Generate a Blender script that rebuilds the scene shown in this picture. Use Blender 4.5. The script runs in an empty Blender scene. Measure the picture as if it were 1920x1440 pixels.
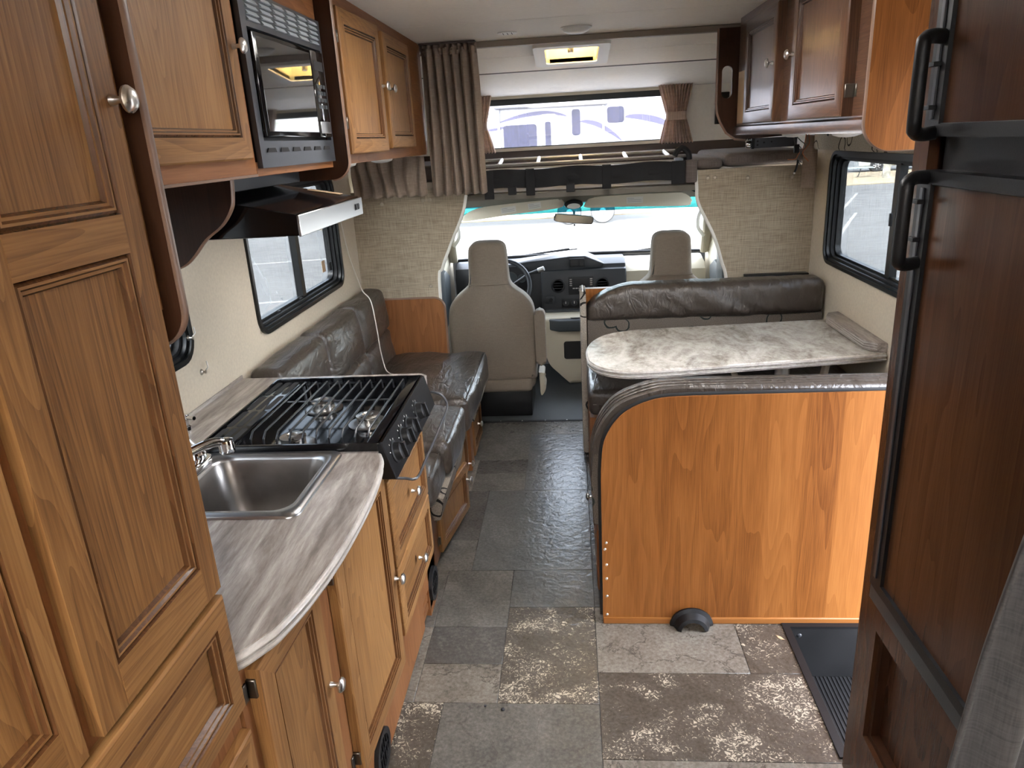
import bpy, bmesh, math, random
from mathutils import Vector, Matrix, noise
R = math.radians
random.seed(7)
sc = bpy.context.scene
C = sc.collection

# ---------------------------------------------------------------- camera
cam_d = bpy.data.cameras.new('camera'); cam = bpy.data.objects.new('camera', cam_d); C.objects.link(cam)
cam_d.sensor_fit = 'HORIZONTAL'; cam_d.sensor_width = 36.0; cam_d.lens = 36.0 * 1356.23 / 1920.0
cam_d.clip_start = 0.02; cam_d.clip_end = 400
YAW, PITCH, ROLL = -0.0928465, 0.32440794, 0.05716678
_f = Vector((math.sin(YAW) * math.cos(PITCH), math.cos(YAW) * math.cos(PITCH), -math.sin(PITCH)))
_r = Vector((math.cos(YAW), -math.sin(YAW), 0)); _d = _f.cross(_r)
_r2 = math.cos(ROLL) * _r + math.sin(ROLL) * _d; _d2 = -math.sin(ROLL) * _r + math.cos(ROLL) * _d
_m = Matrix((( _r2.x, -_d2.x, -_f.x), (_r2.y, -_d2.y, -_f.y), (_r2.z, -_d2.z, -_f.z)))
cam.matrix_world = Matrix.Translation((0, 0, 1.62)) @ _m.to_4x4()
sc.camera = cam

# ---------------------------------------------------------------- world, sun, exposure
world = bpy.data.worlds.new('sky'); sc.world = world; world.use_nodes = True
wn = world.node_tree.nodes; wl = world.node_tree.links
sky = wn.new('ShaderNodeTexSky'); sky.sky_type = 'NISHITA'; sky.sun_disc = False
sky.sun_elevation = R(58); sky.sun_rotation = R(200); sky.altitude = 200; sky.air_density = 1.0; sky.dust_density = 4.0
hs = wn.new('ShaderNodeHueSaturation'); hs.inputs['Saturation'].default_value = 0.38          # bright hazy sky
wl.new(sky.outputs[0], hs.inputs['Color']); wl.new(hs.outputs[0], wn['Background'].inputs[0]); wn['Background'].inputs[1].default_value = 1.8
sun_d = bpy.data.lights.new('sun', 'SUN'); sun = bpy.data.objects.new('sun', sun_d); C.objects.link(sun)
sun_d.energy = 6.5; sun_d.angle = R(1.0); sun_d.color = (1.0, 0.95, 0.88)
# light travels forward (+Y), slightly to the right, steeply down
sun.rotation_euler = Vector((0.10, 0.52, -0.85)).to_track_quat('-Z', 'Y').to_euler()
vs = sc.view_settings
vs.view_transform = 'Standard'; vs.look = 'None'; vs.gamma = 1.0; vs.use_curve_mapping = False; vs.exposure = 2.15
sc.cycles.use_denoising = True
sc.cycles.max_bounces = 10; sc.cycles.diffuse_bounces = 7; sc.cycles.glossy_bounces = 4
sc.cycles.transmission_bounces = 8; sc.cycles.transparent_max_bounces = 12
sc.cycles.sample_clamp_indirect = 12

XL, XR, ZC, YB = -1.168, 1.237, 2.09, 3.90

# ---------------------------------------------------------------- materials
def mat_new(name):
    m = bpy.data.materials.new(name); m.use_nodes = True
    return m, m.node_tree.nodes, m.node_tree.links, m.node_tree.nodes['Principled BSDF']
def plain(name, col, rough=0.5, metal=0.0, spec=0.5, bump=0.0, bscale=200.0, var=0.0, vscale=8.0, coat=0.0, emit=None, estr=0.0):
    m, n, l, b = mat_new(name)
    b.inputs['Base Color'].default_value = (*col, 1); b.inputs['Roughness'].default_value = rough
    b.inputs['Metallic'].default_value = metal; b.inputs['Specular IOR Level'].default_value = spec
    b.inputs['Coat Weight'].default_value = coat
    tc = n.new('ShaderNodeTexCoord')
    if var > 0:
        nz = n.new('ShaderNodeTexNoise'); nz.inputs['Scale'].default_value = vscale; nz.inputs['Detail'].default_value = 5
        l.new(tc.outputs['Object'], nz.inputs['Vector'])
        mr = n.new('ShaderNodeMapRange'); mr.inputs[3].default_value = 1 - var; mr.inputs[4].default_value = 1 + var
        mr.inputs[1].default_value = 0.3; mr.inputs[2].default_value = 0.7
        l.new(nz.outputs[0], mr.inputs[0])
        mx = n.new('ShaderNodeVectorMath'); mx.operation = 'SCALE'; mx.inputs[0].default_value = col
        l.new(mr.outputs[0], mx.inputs['Scale']); l.new(mx.outputs[0], b.inputs['Base Color'])
        mr2 = n.new('ShaderNodeMapRange'); mr2.inputs[3].default_value = max(0.02, rough * 0.8); mr2.inputs[4].default_value = min(1, rough * 1.25)
        l.new(nz.outputs[0], mr2.inputs[0]); l.new(mr2.outputs[0], b.inputs['Roughness'])
    if bump > 0:
        nb = n.new('ShaderNodeTexNoise'); nb.inputs['Scale'].default_value = bscale; nb.inputs['Detail'].default_value = 4
        l.new(tc.outputs['Object'], nb.inputs['Vector'])
        bp = n.new('ShaderNodeBump'); bp.inputs['Strength'].default_value = bump; bp.inputs['Distance'].default_value = 0.002
        l.new(nb.outputs[0], bp.inputs['Height']); l.new(bp.outputs[0], b.inputs['Normal'])
    if emit:
        b.inputs['Emission Color'].default_value = (*emit, 1); b.inputs['Emission Strength'].default_value = estr
    return m
def ramp(n, stops):
    r = n.new('ShaderNodeValToRGB'); e = r.color_ramp.elements
    e[0].position, e[0].color = stops[0][0], (*stops[0][1], 1)
    e[1].position, e[1].color = stops[-1][0], (*stops[-1][1], 1)
    for p, c in stops[1:-1]:
        x = e.new(p); x.color = (*c, 1)
    return r
def wood(name, dark, mid, light, axis='z', rough=0.5, freq=7.0, rings=26.0, spec=0.18, coat=0.05, strips=0.0, pore=0.55, ringamp=0.20):
    """wood grain that runs along the given axis: ring contours plus fine pores"""
    m, n, l, b = mat_new(name)
    tc = n.new('ShaderNodeTexCoord'); oi = n.new('ShaderNodeObjectInfo')
    off = n.new('ShaderNodeVectorMath'); off.operation = 'SCALE'; off.inputs[0].default_value = (7.3, 3.1, 5.7); l.new(oi.outputs['Random'], off.inputs['Scale'])
    ad = n.new('ShaderNodeVectorMath'); ad.operation = 'ADD'; l.new(tc.outputs['Object'], ad.inputs[0]); l.new(off.outputs[0], ad.inputs[1])
    def mp(across, along):
        s = [across] * 3; s['xyz'.index(axis)] = along
        mm = n.new('ShaderNodeMapping'); mm.inputs['Scale'].default_value = s; l.new(ad.outputs[0], mm.inputs['Vector']); return mm
    n1 = n.new('ShaderNodeTexNoise'); n1.inputs['Scale'].default_value = 1.0; n1.inputs['Detail'].default_value = 2.0; n1.inputs['Roughness'].default_value = 0.45
    l.new(mp(freq, freq * 0.11).outputs[0], n1.inputs['Vector'])
    mu = n.new('ShaderNodeMath'); mu.operation = 'MULTIPLY'; mu.inputs[1].default_value = rings; l.new(n1.outputs[0], mu.inputs[0])
    sn = n.new('ShaderNodeMath'); sn.operation = 'FRACT'; l.new(mu.outputs[0], sn.inputs[0])
    n2 = n.new('ShaderNodeTexNoise'); n2.inputs['Scale'].default_value = 1.0; n2.inputs['Detail'].default_value = 4.0
    l.new(mp(330, 9).outputs[0], n2.inputs['Vector'])
    n3 = n.new('ShaderNodeTexNoise'); n3.inputs['Scale'].default_value = 1.0; n3.inputs['Detail'].default_value = 3.0
    l.new(mp(5.0, 0.8).outputs[0], n3.inputs['Vector'])
    s1 = n.new('ShaderNodeMath'); s1.operation = 'MULTIPLY_ADD'; s1.inputs[1].default_value = ringamp; l.new(sn.outputs[0], s1.inputs[0])
    s2 = n.new('ShaderNodeMath'); s2.operation = 'MULTIPLY_ADD'; s2.inputs[1].default_value = pore; s2.inputs[2].default_value = 0.12 - 0.5 * pore; l.new(n2.outputs[0], s2.inputs[0])
    s3 = n.new('ShaderNodeMath'); s3.operation = 'MULTIPLY_ADD'; s3.inputs[1].default_value = 0.7; l.new(n3.outputs[0], s3.inputs[0])
    l.new(s2.outputs[0], s1.inputs[2]); l.new(s1.outputs[0], s3.inputs[2])
    last = s3
    if strips > 0:
        sx = n.new('ShaderNodeSeparateXYZ'); l.new(tc.outputs['Object'], sx.inputs[0])
        q = n.new('ShaderNodeMath'); q.operation = 'MULTIPLY'; q.inputs[1].default_value = strips; l.new(sx.outputs[0], q.inputs[0])
        fl = n.new('ShaderNodeMath'); fl.operation = 'FLOOR'; l.new(q.outputs[0], fl.inputs[0])
        wn_ = n.new('ShaderNodeTexWhiteNoise'); wn_.noise_dimensions = '1D'; l.new(fl.outputs[0], wn_.inputs['W'])
        s4 = n.new('ShaderNodeMath'); s4.operation = 'MULTIPLY_ADD'; s4.inputs[1].default_value = 0.28; l.new(wn_.outputs['Value'], s4.inputs[0])
        s5 = n.new('ShaderNodeMath'); s5.operation = 'SUBTRACT'; s5.inputs[1].default_value = 0.14; l.new(last.outputs[0], s5.inputs[0]); l.new(s5.outputs[0], s4.inputs[2]); last = s4
    r = ramp(n, [(0.22, dark), (0.5, mid), (0.80, light)]); l.new(last.outputs[0], r.inputs[0]); l.new(r.outputs[0], b.inputs['Base Color'])
    b.inputs['Roughness'].default_value = rough; b.inputs['Specular IOR Level'].default_value = spec
    b.inputs['Coat Weight'].default_value = coat; b.inputs['Coat Roughness'].default_value = 0.28
    bp = n.new('ShaderNodeBump'); bp.inputs['Strength'].default_value = 0.18; bp.inputs['Distance'].default_value = 0.0012
    l.new(s1.outputs[0], bp.inputs['Height']); l.new(bp.outputs[0], b.inputs['Normal'])
    return m
OAKC = ((0.078, 0.032, 0.010), (0.185, 0.086, 0.028), (0.275, 0.140, 0.050))
OAK = wood('oak_vertical', *OAKC, axis='z', pore=0.65); OAKY = wood('oak_along', *OAKC, axis='y', pore=0.65); GLAZE = wood('dark_glazed_moulding', (0.030, 0.011, 0.004), (0.065, 0.026, 0.009), (0.11, 0.046, 0.017), axis='z', rough=0.25)
FRMC = ((0.10, 0.036, 0.013), (0.175, 0.068, 0.024), (0.24, 0.102, 0.038))
FRM = wood('frame_wood_vertical', *FRMC, axis='z', rings=14); FRMY = wood('frame_wood_along', *FRMC, axis='y', rings=14)
DKC = ((0.020, 0.0075, 0.004), (0.034, 0.0135, 0.0068), (0.050, 0.021, 0.011))
DARKW = wood('dark_cherry', *DKC, axis='z', rough=0.3, rings=10)
FRGW = wood('fridge_cherry', (0.030, 0.012, 0.006), (0.052, 0.021, 0.010), (0.078, 0.034, 0.017), axis='z', rough=0.25, rings=10)
MAPC = ((0.115, 0.036, 0.008), (0.215, 0.077, 0.018), (0.29, 0.114, 0.030))
MAPLE = wood('maple_laminate', *MAPC, axis='z', rough=0.38, freq=7.0, rings=15, strips=9.0, pore=0.50, coat=0.05, ringamp=0.15)
MAPLEY = wood('maple_laminate_along', *MAPC, axis='y', rough=0.38, freq=5, rings=12, pore=0.35, coat=0.1)
MAPLEX = wood('maple_laminate_across', *MAPC, axis='x', rough=0.38, freq=5, rings=12, pore=0.35, coat=0.1)

def fabric(name, c1, c2, sx=260.0, sz=260.0, rough=0.9, bump=0.35):
    """woven cloth: two crossed stretched noises"""
    m, n, l, b = mat_new(name); tc = n.new('ShaderNodeTexCoord')
    def st(s):
        mm = n.new('ShaderNodeMapping'); mm.inputs['Scale'].default_value = s; l.new(tc.outputs['Object'], mm.inputs[0])
        z = n.new('ShaderNodeTexNoise'); z.inputs['Scale'].default_value = 1; z.inputs['Detail'].default_value = 2; l.new(mm.outputs[0], z.inputs[0]); return z
    a = st((sx, sx, sz * 0.045)); c = st((sx * 0.045, sx * 0.045, sz)); d = st((3, 3, 3))
    s = n.new('ShaderNodeMath'); s.operation = 'ADD'; l.new(a.outputs[0], s.inputs[0]); l.new(c.outputs[0], s.inputs[1])
    s2 = n.new('ShaderNodeMath'); s2.operation = 'MULTIPLY_ADD'; s2.inputs[1].default_value = 0.35; l.new(d.outputs[0], s2.inputs[0]); l.new(s.outputs[0], s2.inputs[2])
    r = ramp(n, [(0.85, c1), (1.5, c2)]); l.new(s2.outputs[0], r.inputs[0])
    # ramp is clamped to one: rescale first
    mr = n.new('ShaderNodeMapRange'); mr.inputs[1].default_value = 0.85; mr.inputs[2].default_value = 1.5
    l.new(s2.outputs[0], mr.inputs[0]); r.color_ramp.elements[0].position = 0; r.color_ramp.elements[1].position = 1; l.new(mr.outputs[0], r.inputs[0])
    l.new(r.outputs[0], b.inputs['Base Color']); b.inputs['Roughness'].default_value = rough; b.inputs['Specular IOR Level'].default_value = 0.2
    b.inputs['Sheen Weight'].default_value = 0.1
    bp = n.new('ShaderNodeBump'); bp.inputs['Strength'].default_value = bump; bp.inputs['Distance'].default_value = 0.001
    l.new(s.outputs[0], bp.inputs['Height']); l.new(bp.outputs[0], b.inputs['Normal'])
    return m
WEAVE = fabric('woven_panel_cloth', (0.22, 0.178, 0.128), (0.42, 0.355, 0.265), 300, 300)
CURT = fabric('taupe_curtain_cloth', (0.30, 0.235, 0.185), (0.45, 0.36, 0.288), 500, 500, bump=0.15)
CURT2 = fabric('beige_striped_cloth', (0.55, 0.425, 0.34), (0.78, 0.64, 0.53), 300, 60, bump=0.15)
GREYC = fabric('grey_curtain_cloth', (0.020, 0.018, 0.018), (0.042, 0.038, 0.037), 420, 420, bump=0.3)
SEATC = fabric('beige_seat_cloth', (0.17, 0.140, 0.108), (0.225, 0.187, 0.146), 700, 700, bump=0.1)
MATTC = fabric('grey_mattress_cloth', (0.105, 0.085, 0.075), (0.17, 0.14, 0.125), 300, 300)
def backlit(m, amount):
    n = m.node_tree.nodes; l = m.node_tree.links; b = n['Principled BSDF']; o = n['Material Output']
    t = n.new('ShaderNodeBsdfTranslucent'); mx = n.new('ShaderNodeMixShader'); mx.inputs[0].default_value = amount
    l.new(b.inputs['Base Color'].links[0].from_socket, t.inputs[0]); l.new(b.outputs[0], mx.inputs[1]); l.new(t.outputs[0], mx.inputs[2]); l.new(mx.outputs[0], o.inputs[0])
backlit(CURT2, 0.45); backlit(CURT, 0.2)
def loops(name, base1, base2, line):
    """tweed with thin dark loop drawing"""
    m, n, l, b = mat_new(name); tc = n.new('ShaderNodeTexCoord')
    nz = n.new('ShaderNodeTexNoise'); nz.inputs['Scale'].default_value = 9; l.new(tc.outputs['Object'], nz.inputs[0])
    mixv = n.new('ShaderNodeMix'); mixv.data_type = 'RGBA'; mixv.inputs[0].default_value = 0.05; l.new(tc.outputs['Object'], mixv.inputs[6]); l.new(nz.outputs[1], mixv.inputs[7])
    v = n.new('ShaderNodeTexVoronoi'); v.inputs['Scale'].default_value = 10; l.new(mixv.outputs[2], v.inputs[0])
    a = n.new('ShaderNodeMath'); a.operation = 'SUBTRACT'; a.inputs[1].default_value = 0.36; l.new(v.outputs['Distance'], a.inputs[0])
    ab = n.new('ShaderNodeMath'); ab.operation = 'ABSOLUTE'; l.new(a.outputs[0], ab.inputs[0])
    lt = n.new('ShaderNodeMath'); lt.operation = 'LESS_THAN'; lt.inputs[1].default_value = 0.034; l.new(ab.outputs[0], lt.inputs[0])
    n2 = n.new('ShaderNodeTexNoise'); n2.inputs['Scale'].default_value = 320; l.new(tc.outputs['Object'], n2.inputs[0])
    r = ramp(n, [(0.35, base1), (0.65, base2)]); l.new(n2.outputs[0], r.inputs[0])
    mx = n.new('ShaderNodeMix'); mx.data_type = 'RGBA'; l.new(lt.outputs[0], mx.inputs[0]); l.new(r.outputs[0], mx.inputs[6]); mx.inputs[7].default_value = (*line, 1)
    l.new(mx.outputs[2], b.inputs['Base Color']); b.inputs['Roughness'].default_value = 0.9; b.inputs['Specular IOR Level'].default_value = 0.2
    return m
LOOP = loops('tweed_with_loops', (0.065, 0.053, 0.043), (0.135, 0.113, 0.093), (0.012, 0.016, 0.014))
LOOPM = loops('beige_tweed_with_loops', (0.17, 0.145, 0.118), (0.30, 0.26, 0.215), (0.012, 0.010, 0.009))
LOOPV = loops('light_tweed_with_loops', (0.36, 0.32, 0.25), (0.52, 0.47, 0.38), (0.02, 0.016, 0.014))
def leather(name, col, rough=0.34):
    m, n, l, b = mat_new(name); tc = n.new('ShaderNodeTexCoord')
    n1 = n.new('ShaderNodeTexNoise'); n1.inputs['Scale'].default_value = 420; n1.inputs['Detail'].default_value = 3; l.new(tc.outputs['Object'], n1.inputs[0])
    mm = n.new('ShaderNodeMapping'); mm.inputs['Scale'].default_value = (26, 9, 14); mm.inputs['Rotation'].default_value = (0.3, 0.2, 0.6); l.new(tc.outputs['Object'], mm.inputs[0])
    n2 = n.new('ShaderNodeTexNoise'); n2.inputs['Scale'].default_value = 1; n2.inputs['Detail'].default_value = 4; n2.inputs['Distortion'].default_value = 1.2; l.new(mm.outputs[0], n2.inputs[0])
    b1 = n.new('ShaderNodeBump'); b1.inputs['Strength'].default_value = 0.55; b1.inputs['Distance'].default_value = 0.014; l.new(n2.outputs[0], b1.inputs['Height'])
    b2 = n.new('ShaderNodeBump'); b2.inputs['Strength'].default_value = 0.25; b2.inputs['Distance'].default_value = 0.0015; l.new(n1.outputs[0], b2.inputs['Height']); l.new(b1.outputs[0], b2.inputs['Normal'])
    l.new(b2.outputs[0], b.inputs['Normal'])
    b.inputs['Base Color'].default_value = (*col, 1); b.inputs['Roughness'].default_value = rough; b.inputs['Specular IOR Level'].default_value = 0.55
    return m
LEATH = leather('brown_leather', (0.050, 0.039, 0.031))
def stone_laminate(name, stops, rot=0.5, scale=5.0, rough=0.32, spec=0.5, stretch=0.28):
    m, n, l, b = mat_new(name); tc = n.new('ShaderNodeTexCoord')
    mm = n.new('ShaderNodeMapping'); mm.inputs['Scale'].default_value = (scale, scale * stretch, scale); mm.inputs['Rotation'].default_value = (0, 0, rot); l.new(tc.outputs['Object'], mm.inputs[0])
    n1 = n.new('ShaderNodeTexNoise'); n1.inputs['Scale'].default_value = 1.6; n1.inputs['Detail'].default_value = 9; n1.inputs['Roughness'].default_value = 0.68; n1.inputs['Distortion'].default_value = 1.1; l.new(mm.outputs[0], n1.inputs[0])
    n2 = n.new('ShaderNodeTexNoise'); n2.inputs['Scale'].default_value = 9; n2.inputs['Detail'].default_value = 10; n2.inputs['Roughness'].default_value = 0.75; l.new(mm.outputs[0], n2.inputs[0])
    s = n.new('ShaderNodeMath'); s.operation = 'MULTIPLY_ADD'; s.inputs[1].default_value = 0.45; l.new(n2.outputs[0], s.inputs[0])
    s0 = n.new('ShaderNodeMath'); s0.operation = 'MULTIPLY_ADD'; s0.inputs[1].default_value = 0.8; s0.inputs[2].default_value = -0.12; l.new(n1.outputs[0], s0.inputs[0]); l.new(s0.outputs[0], s.inputs[2])
    r = ramp(n, stops); l.new(s.outputs[0], r.inputs[0]); l.new(r.outputs[0], b.inputs['Base Color'])
    b.inputs['Roughness'].default_value = rough; b.inputs['Specular IOR Level'].default_value = spec
    bp = n.new('ShaderNodeBump'); bp.inputs['Strength'].default_value = 0.12; bp.inputs['Distance'].default_value = 0.002; l.new(n2.outputs[0], bp.inputs['Height']); l.new(bp.outputs[0], b.inputs['Normal'])
    return m
CTOP = stone_laminate('grey_brown_stone_laminate', [(0.33, (0.095, 0.075, 0.063)), (0.45, (0.205, 0.172, 0.150)), (0.54, (0.31, 0.272, 0.243)), (0.68, (0.50, 0.465, 0.43))], rot=0.85, rough=0.28, scale=8.0, stretch=0.16)
TTOP = stone_laminate('pale_stone_laminate', [(0.32, (0.22, 0.195, 0.165)), (0.44, (0.42, 0.385, 0.335)), (0.56, (0.62, 0.585, 0.525)), (0.70, (0.76, 0.74, 0.69))], rot=-0.6, scale=4.5, rough=0.22, stretch=0.6)
def slate(name, stops, crack=0.0, speck=0.0, rough=0.26):
    m, n, l, b = mat_new(name); tc = n.new('ShaderNodeTexCoord'); oi = n.new('ShaderNodeObjectInfo')
    off = n.new('ShaderNodeVectorMath'); off.operation = 'SCALE'; off.inputs[0].default_value = (17, 9, 3); l.new(oi.outputs['Random'], off.inputs['Scale'])
    ad = n.new('ShaderNodeVectorMath'); ad.operation = 'ADD'; l.new(tc.outputs['Object'], ad.inputs[0]); l.new(off.outputs[0], ad.inputs[1])
    n1 = n.new('ShaderNodeTexNoise'); n1.inputs['Scale'].default_value = 4.5; n1.inputs['Detail'].default_value = 8; n1.inputs['Roughness'].default_value = 0.65; n1.inputs['Distortion'].default_value = 0.8; l.new(ad.outputs[0], n1.inputs[0])
    n2 = n.new('ShaderNodeTexNoise'); n2.inputs['Scale'].default_value = 90; n2.inputs['Detail'].default_value = 5; n2.inputs['Roughness'].default_value = 0.7; l.new(ad.outputs[0], n2.inputs[0])
    s = n.new('ShaderNodeMath'); s.operation = 'MULTIPLY_ADD'; s.inputs[1].default_value = 0.8; l.new(n2.outputs[0], s.inputs[0])
    s0 = n.new('ShaderNodeMath'); s0.operation = 'MULTIPLY_ADD'; s0.inputs[1].default_value = 0.7; s0.inputs[2].default_value = -0.25; l.new(n1.outputs[0], s0.inputs[0]); l.new(s0.outputs[0], s.inputs[2])
    r = ramp(n, stops); l.new(s.outputs[0], r.inputs[0]); col = r.outputs[0]
    h = s.outputs[0]
    if crack > 0:
        mv = n.new('ShaderNodeMix'); mv.data_type = 'RGBA'; mv.inputs[0].default_value = 0.22; l.new(ad.outputs[0], mv.inputs[6]); l.new(n1.outputs[1], mv.inputs[7])
        v = n.new('ShaderNodeTexVoronoi'); v.feature = 'DISTANCE_TO_EDGE'; v.inputs['Scale'].default_value = 5.5; l.new(mv.outputs[2], v.inputs[0])
        lt = n.new('ShaderNodeMapRange'); lt.inputs[1].default_value = 0.0; lt.inputs[2].default_value = 0.018; lt.inputs[3].default_value = crack; lt.inputs[4].default_value = 0.0; l.new(v.outputs['Distance'], lt.inputs[0])
        mx = n.new('ShaderNodeMix'); mx.data_type = 'RGBA'; l.new(lt.outputs[0], mx.inputs[0]); l.new(col, mx.inputs[6]); mx.inputs[7].default_value = (0.045, 0.036, 0.03, 1); col = mx.outputs[2]
    if speck > 0:
        n4 = n.new('ShaderNodeTexNoise'); n4.inputs['Scale'].default_value = 60; n4.inputs['Detail'].default_value = 3; n4.inputs['Distortion'].default_value = 2.5; l.new(ad.outputs[0], n4.inputs[0])
        mu = n.new('ShaderNodeMath'); mu.operation = 'MULTIPLY'; l.new(n4.outputs[0], mu.inputs[0]); l.new(n1.outputs[0], mu.inputs[1])
        mp = n.new('ShaderNodeMapRange'); mp.inputs[1].default_value = 0.285; mp.inputs[2].default_value = 0.36; mp.inputs[4].default_value = speck; l.new(mu.outputs[0], mp.inputs[0])
        mx = n.new('ShaderNodeMix'); mx.data_type = 'RGBA'; l.new(mp.outputs[0], mx.inputs[0]); l.new(col, mx.inputs[6]); mx.inputs[7].default_value = (0.46, 0.40, 0.31, 1); col = mx.outputs[2]
    l.new(col, b.inputs['Base Color']); b.inputs['Roughness'].default_value = rough; b.inputs['Specular IOR Level'].default_value = 0.65
    n5 = n.new('ShaderNodeTexNoise'); n5.inputs['Scale'].default_value = 30; n5.inputs['Detail'].default_value = 3; n5.inputs['Distortion'].default_value = 0.6; l.new(ad.outputs[0], n5.inputs[0])
    b0 = n.new('ShaderNodeBump'); b0.inputs['Strength'].default_value = 0.5; b0.inputs['Distance'].default_value = 0.006; l.new(n5.outputs[0], b0.inputs['Height'])
    bp = n.new('ShaderNodeBump'); bp.inputs['Strength'].default_value = 0.3; bp.inputs['Distance'].default_value = 0.002; l.new(h, bp.inputs['Height']); l.new(b0.outputs[0], bp.inputs['Normal']); l.new(bp.outputs[0], b.inputs['Normal'])
    return m
SL = {
 'light': slate('slate_light_cracked', [(0.3, (0.078, 0.067, 0.053)), (0.5, (0.139, 0.122, 0.100)), (0.7, (0.201, 0.181, 0.150))], crack=0.85),
 'dark': slate('slate_dark', [(0.3, (0.042, 0.038, 0.033)), (0.55, (0.071, 0.065, 0.058)), (0.75, (0.117, 0.107, 0.095))]),
 'speck': slate('slate_brown_speckled', [(0.3, (0.041, 0.034, 0.026)), (0.55, (0.072, 0.060, 0.048)), (0.75, (0.115, 0.098, 0.079))], speck=0.85),
 'mid': slate('slate_mid', [(0.3, (0.056, 0.052, 0.044)), (0.5, (0.092, 0.085, 0.074)), (0.72, (0.145, 0.133, 0.117))], crack=0.45),
 'grey': slate('slate_blue_grey', [(0.3, (0.059, 0.058, 0.054)), (0.55, (0.091, 0.089, 0.084)), (0.75, (0.131, 0.127, 0.117))]),
}
GROUT = plain('vinyl_joint', (0.045, 0.04, 0.035), 0.7)
def paper(name, col, amount=0.06, scale=120, stretch=3.0, bump=0.25, rough=0.6):
    m, n, l, b = mat_new(name); tc = n.new('ShaderNodeTexCoord')
    mm = n.new('ShaderNodeMapping'); mm.inputs['Scale'].default_value = (scale, scale * stretch, scale * stretch); l.new(tc.outputs['Object'], mm.inputs[0])
    n1 = n.new('ShaderNodeTexNoise'); n1.inputs['Scale'].default_value = 1; n1.inputs['Detail'].default_value = 3; l.new(mm.outputs[0], n1.inputs[0])
    n2 = n.new('ShaderNodeTexNoise'); n2.inputs['Scale'].default_value = 2.5; n2.inputs['Detail'].default_value = 4; l.new(tc.outputs['Object'], n2.inputs[0])
    s = n.new('ShaderNodeMath'); s.operation = 'ADD'; l.new(n1.outputs[0], s.inputs[0]); l.new(n2.outputs[0], s.inputs[1])
    mr = n.new('ShaderNodeMapRange'); mr.inputs[1].default_value = 0.6; mr.inputs[2].default_value = 1.4; mr.inputs[3].default_value = 1 - amount; mr.inputs[4].default_value = 1 + amount; l.new(s.outputs[0], mr.inputs[0])
    sc_ = n.new('ShaderNodeVectorMath'); sc_.operation = 'SCALE'; sc_.inputs[0].default_value = col; l.new(mr.outputs[0], sc_.inputs['Scale']); l.new(sc_.outputs[0], b.inputs['Base Color'])
    b.inputs['Roughness'].default_value = rough; b.inputs['Specular IOR Level'].default_value = 0.3
    bp = n.new('ShaderNodeBump'); bp.inputs['Strength'].default_value = bump; bp.inputs['Distance'].default_value = 0.0015; l.new(n1.outputs[0], bp.inputs['Height']); l.new(bp.outputs[0], b.inputs['Normal'])
    return m
WALLM = paper('beige_wallpaper', (0.52, 0.455, 0.36), 0.12, 90, 1.0, 0.25)
CEILM = paper('embossed_ceiling_board', (0.84, 0.79, 0.71), 0.08, 60, 3.2, 0.5)
CAPM = paper('cabover_front_board', (0.82, 0.79, 0.73), 0.05, 40, 1.0, 0.05)
BLK = plain('black_enamel', (0.005, 0.005, 0.006), 0.10, spec=0.5, var=0.1)
BLKP = plain('black_plastic', (0.007, 0.007, 0.008), 0.45, spec=0.3, bump=0.12, bscale=350)
BLKR = plain('black_rubber', (0.010, 0.010, 0.011), 0.55, spec=0.3, bump=0.1, bscale=90, var=0.2)
BLKA = plain('black_window_frame', (0.006, 0.0065, 0.007), 0.3, spec=0.4, var=0.1)
BLKF = plain('black_nylon', (0.006, 0.006, 0.007), 0.85, bump=0.3, bscale=300)
SLATEP = plain('slate_grey_plastic', (0.038, 0.044, 0.047), 0.4, spec=0.35, bump=0.08)
CHAR = plain('charcoal_dash_plastic', (0.017, 0.0185, 0.021), 0.5, spec=0.35, bump=0.2, bscale=500)
MGREY = plain('grey_painted_metal', (0.055, 0.058, 0.066), 0.33, metal=0.4, var=0.08)
STEEL = plain('brushed_steel', (0.46, 0.455, 0.45), 0.30, metal=1.0)
SINKM = plain('satin_sink_steel', (0.27, 0.25, 0.235), 0.30, metal=1.0, var=0.25, vscale=7)
CHROME = plain('chrome', (0.75, 0.75, 0.76), 0.07, metal=1.0)
NICK = plain('brushed_nickel', (0.60, 0.57, 0.53), 0.28, metal=1.0, var=0.1, vscale=60)
ALU = plain('aluminium', (0.62, 0.62, 0.62), 0.35, metal=1.0)
CREAM = plain('cream_plastic', (0.44, 0.40, 0.31), 0.5, bump=0.1, bscale=400)
WHITEP = plain('white_plastic', (0.72, 0.71, 0.67), 0.4, var=0.03)
YELP = plain('yellowed_plastic', (0.62, 0.56, 0.32), 0.45, var=0.08)
LINER = plain('cab_headliner', (0.16, 0.145, 0.12), 0.9, bump=0.2)
TAN = plain('tan_board', (0.42, 0.29, 0.17), 0.8, var=0.1)
DKINT = plain('dark_cavity', (0.008, 0.007, 0.007), 0.8)
PIPE = plain('light_edge_banding', (0.17, 0.10, 0.066), 0.35)
DKTRIM = plain('dark_brown_trim', (0.07, 0.05, 0.042), 0.6, bump=0.15)
GRIP = plain('tan_metal_strut', (0.42, 0.36, 0.28), 0.45, metal=0.3)
PRINT = plain('grey_print', (0.30, 0.32, 0.36), 0.6)
WIRE_O = plain('orange_wire', (0.45, 0.14, 0.05), 0.5); WIRE_G = plain('grey_wire', (0.10, 0.10, 0.10), 0.5); WIRE_W = plain('white_cord', (0.62, 0.60, 0.55), 0.5)
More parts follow.
